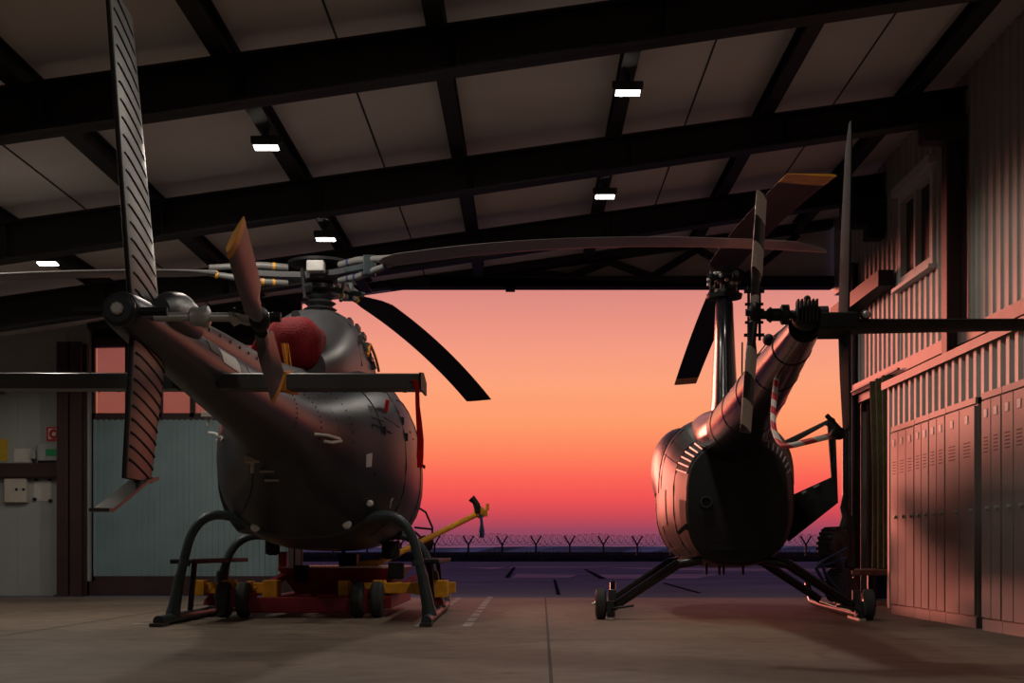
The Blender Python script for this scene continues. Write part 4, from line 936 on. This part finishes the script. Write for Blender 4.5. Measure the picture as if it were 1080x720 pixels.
# two-wheeled trolley with blue tubes
t=thing('trolley',(3.0,13.4,0),'black trolley with ribbed tyres and blue tube frame leaning at the right door jamb','trolley')
yt=14.2
def wheel(px,py,R):
    q=P(px,py,yt); m=MB(); ax=(.75,-.66,0)
    m.lathe(q,ax,[(-.09,R*.6),(-.10,R*.8),(-.075,R*.95),(0,R),(.075,R*.95),(.10,R*.8),(.09,R*.6)],30)
    u=Vector(ax).normalized(); a=u.orthogonal().normalized(); b=u.cross(a)
    for k in range(22):
        th=2*PI*k/22; r_=(a*math.cos(th)+b*math.sin(th)); m.bar(q+r_*R*.97-u*.085,q+r_*R*.99+u*.085,.03,.03,up=r_)
    o=m.build('tyre','rubber',t,world=True,smooth=30)
    m=MB(); m.lathe(q,ax,[(-.1,.03),(-.07,R*.58),(.07,R*.58),(.1,.03)],20); m.build('wheel_hub','blackmatte',o,world=True,smooth=30)
wheel(879,577,.21); wheel(885,617,.17)
m=MB()
for pts in ([(860,598),(866,592),(884,583),(893,578)],[(860,598),(870,596),(892,588)],[(860,598),(868,612),(880,628),(893,636)],[(866,592),(871,606),(886,624)],[(884,583),(890,600),(893,634)]): m.tube([P(a,b,13.95) for a,b in pts],.017,8)
m.build('tube_frame','bluepaint',t,world=True,smooth=True)
m=MB(); m.tube([P(893,600,14.3),P(891,570,14.4),P(893,545,14.5),P(890,535,14.5),P(892,520,14.5)],[.09,.11,.06,.045,.03],10); m.build('cover_bag','blackmatte',t,world=True,smooth=50)
m=MB(); q=P(896,634,13.9); m.box(q.x-.12,q.x+.06,q.y-.1,q.y+.1,.0,.07); m.build('foot_plate','darksteel',t,world=True,bevel=.01)

# ================================================================== fence
FY=105.
k=0
for px in [316+35.6*i for i in range(17)]:
    b=P(px,0,FY).x
    t=thing('fence_post',(b,FY,-.3),'dark Y-topped fence post carrying razor wire beyond the apron','fence post','Y-topped posts of the perimeter fence') if True else None
    m=MB(); m.box(-.075,.075,-.06,.06,0,1.46); m.build('post','fence',t)
    for sx in (1,-1):
        m=MB(); m.bar((0,0,1.42),(sx*.42,0,2.12),.12,.12); m.build('arm','fence',t)
m=MB()
for ph,rad,zc in ((0,.40,1.52),(1.7,.33,1.6)):
    path=[]; a=0.; x0=P(290,0,FY).x; x1=P(930,0,FY).x
    while x0+a*.085<x1:
        path.append((x0+a*.085+rad*.75*math.cos(a+ph),FY+rad*.5*math.sin(a*.5+ph),zc+rad*(1+.15*math.sin(a*.13))*math.sin(a+ph)+.05*math.sin(a*.07))); a+=.5
    m.tube(path,.014,4)
stuff(tag(m.build('razor_wire','wire'),'coiled razor wire along the top of the perimeter fence','wire'))
m=MB()
for z in (.2,.5,.8,1.1): m.bar((P(290,0,FY).x,FY,z),(P(930,0,FY).x,FY,z),.02,.02)
stuff(tag(m.build('fence_strand','wire'),'thin wire strands of the perimeter fence','wire'))
m=MB(); x0,x1=P(280,0,90).x,P(950,0,90).x
for i in range(4200):
    y=random.uniform(80,104); x=random.uniform(-20,28)*y/90; h=random.uniform(.18,.42)*(1 if random.random()<.93 else 1.9); w=random.uniform(.03,.08)*2.; l=random.uniform(-.08,.08)
    m.prism([(x-w/2,y,-.06),(x+w/2,y,-.06),(x+l,y,h)],(0,.04,0))
stuff(tag(m.build('grass','grass'),'dry dark grass along the foot of the perimeter fence','grass'))
m=MB()
for i in range(160):
    y=random.uniform(79.5,84); x=-20+48*i/160+random.uniform(-.2,.2); m.ell((x,y,-.02),random.uniform(.2,.5),.3,random.uniform(.12,.26),7,4)
stuff(tag(m.build('weed_clump','grass'),'low dark weeds along the far edge of the apron','weeds'))

# ================================================================== light
w=bpy.data.worlds.new('dusk'); S.world=w; w.use_nodes=True; nt=w.node_tree; L=nt.links.new
bg=nt.nodes['Background']; tc=nt.nodes.new('ShaderNodeTexCoord'); sep=nt.nodes.new('ShaderNodeSeparateXYZ'); L(tc.outputs['Generated'],sep.inputs[0])
mp=nt.nodes.new('ShaderNodeMapRange'); mp.inputs['From Min'].default_value=-.02; mp.inputs['From Max'].default_value=.6; L(sep.outputs['Z'],mp.inputs['Value'])
def srgb(r,g,b):
    f=lambda c:(c/255/12.92 if c/255<=.04045 else ((c/255+.055)/1.055)**2.4); return (f(r),f(g),f(b),1)
def ramp(stops):
    r=nt.nodes.new('ShaderNodeValToRGB'); e=r.color_ramp.elements
    while len(e)<len(stops): e.new(.5)
    for el,(z,c) in zip(e,stops): el.position=(z+.02)/.62; el.color=srgb(*c)
    L(mp.outputs[0],r.inputs['Fac']); return r
sun_r=ramp([(-.02,(100,66,90)),(.008,(122,70,95)),(.017,(160,70,92)),(.027,(204,73,85)),(.04,(240,83,82)),(.055,(252,101,85)),(.074,(254,130,93)),(.096,(254,154,106)),(.125,(253,162,122)),(.15,(246,155,130)),(.175,(230,144,130)),(.2,(214,134,128)),(.27,(140,105,125)),(.4,(72,72,105)),(.6,(45,52,85))])
dusk_r=ramp([(-.02,(60,58,80)),(.02,(112,98,130)),(.1,(108,100,140)),(.25,(74,78,115)),(.6,(45,52,85))])
# fade from the sunset side (+Y) to the dusk side
az=nt.nodes.new('ShaderNodeMapRange'); az.interpolation_type='SMOOTHSTEP'; az.inputs['From Min'].default_value=.15; az.inputs['From Max'].default_value=.9; L(sep.outputs['Y'],az.inputs['Value'])
mx=nt.nodes.new('ShaderNodeMixRGB'); L(az.outputs[0],mx.inputs[0]); L(dusk_r.outputs[0],mx.inputs[1]); L(sun_r.outputs[0],mx.inputs[2])
L(mx.outputs[0],bg.inputs['Color']); bg.inputs['Strength'].default_value=1.
sl=bpy.data.lights.new('sun','SUN'); sl.energy=1.7; sl.color=(1,.25,.17); sl.angle=math.radians(18)
so=bpy.data.objects.new('sun',sl); C.objects.link(so); az_,el=math.radians(-24),math.radians(5.5)
d=Vector((math.sin(az_)*math.cos(el),math.cos(az_)*math.cos(el),math.sin(el))); so.rotation_euler=d.to_track_quat('Z','Y').to_euler(); so.location=(-6,30,6)
vs=S.view_settings; vs.view_transform='Standard'; vs.look='None'; vs.exposure=0; vs.gamma=1; vs.use_curve_mapping=False

# parts that look different from the rest of their thing
PL={'blade_tip':'yellow blade tip','light_patch':'pale reflective patch','tie_strap':'orange tie strap','securing_strap':'orange strap around the stabilizer','locking_pin':'red locking pin','hanging_strap':'dark blue hanging strap','tow_grip':'black grip',
    'name_plate':'white name plate','lifting_arm':'yellow lifting arm','tow_bar':'yellow tow bar','tail_guard':'red and white striped tail rotor guard','handle_antenna':'white handle-shaped antenna','tube_frame':'blue tube frame','display':'green display','lens':'glowing white lens','seat_board':'reddish board'}
for o in C.objects:
    k=o.name.split('.')[0]
    if o.parent is not None and k in PL: o['label']=PL[k]
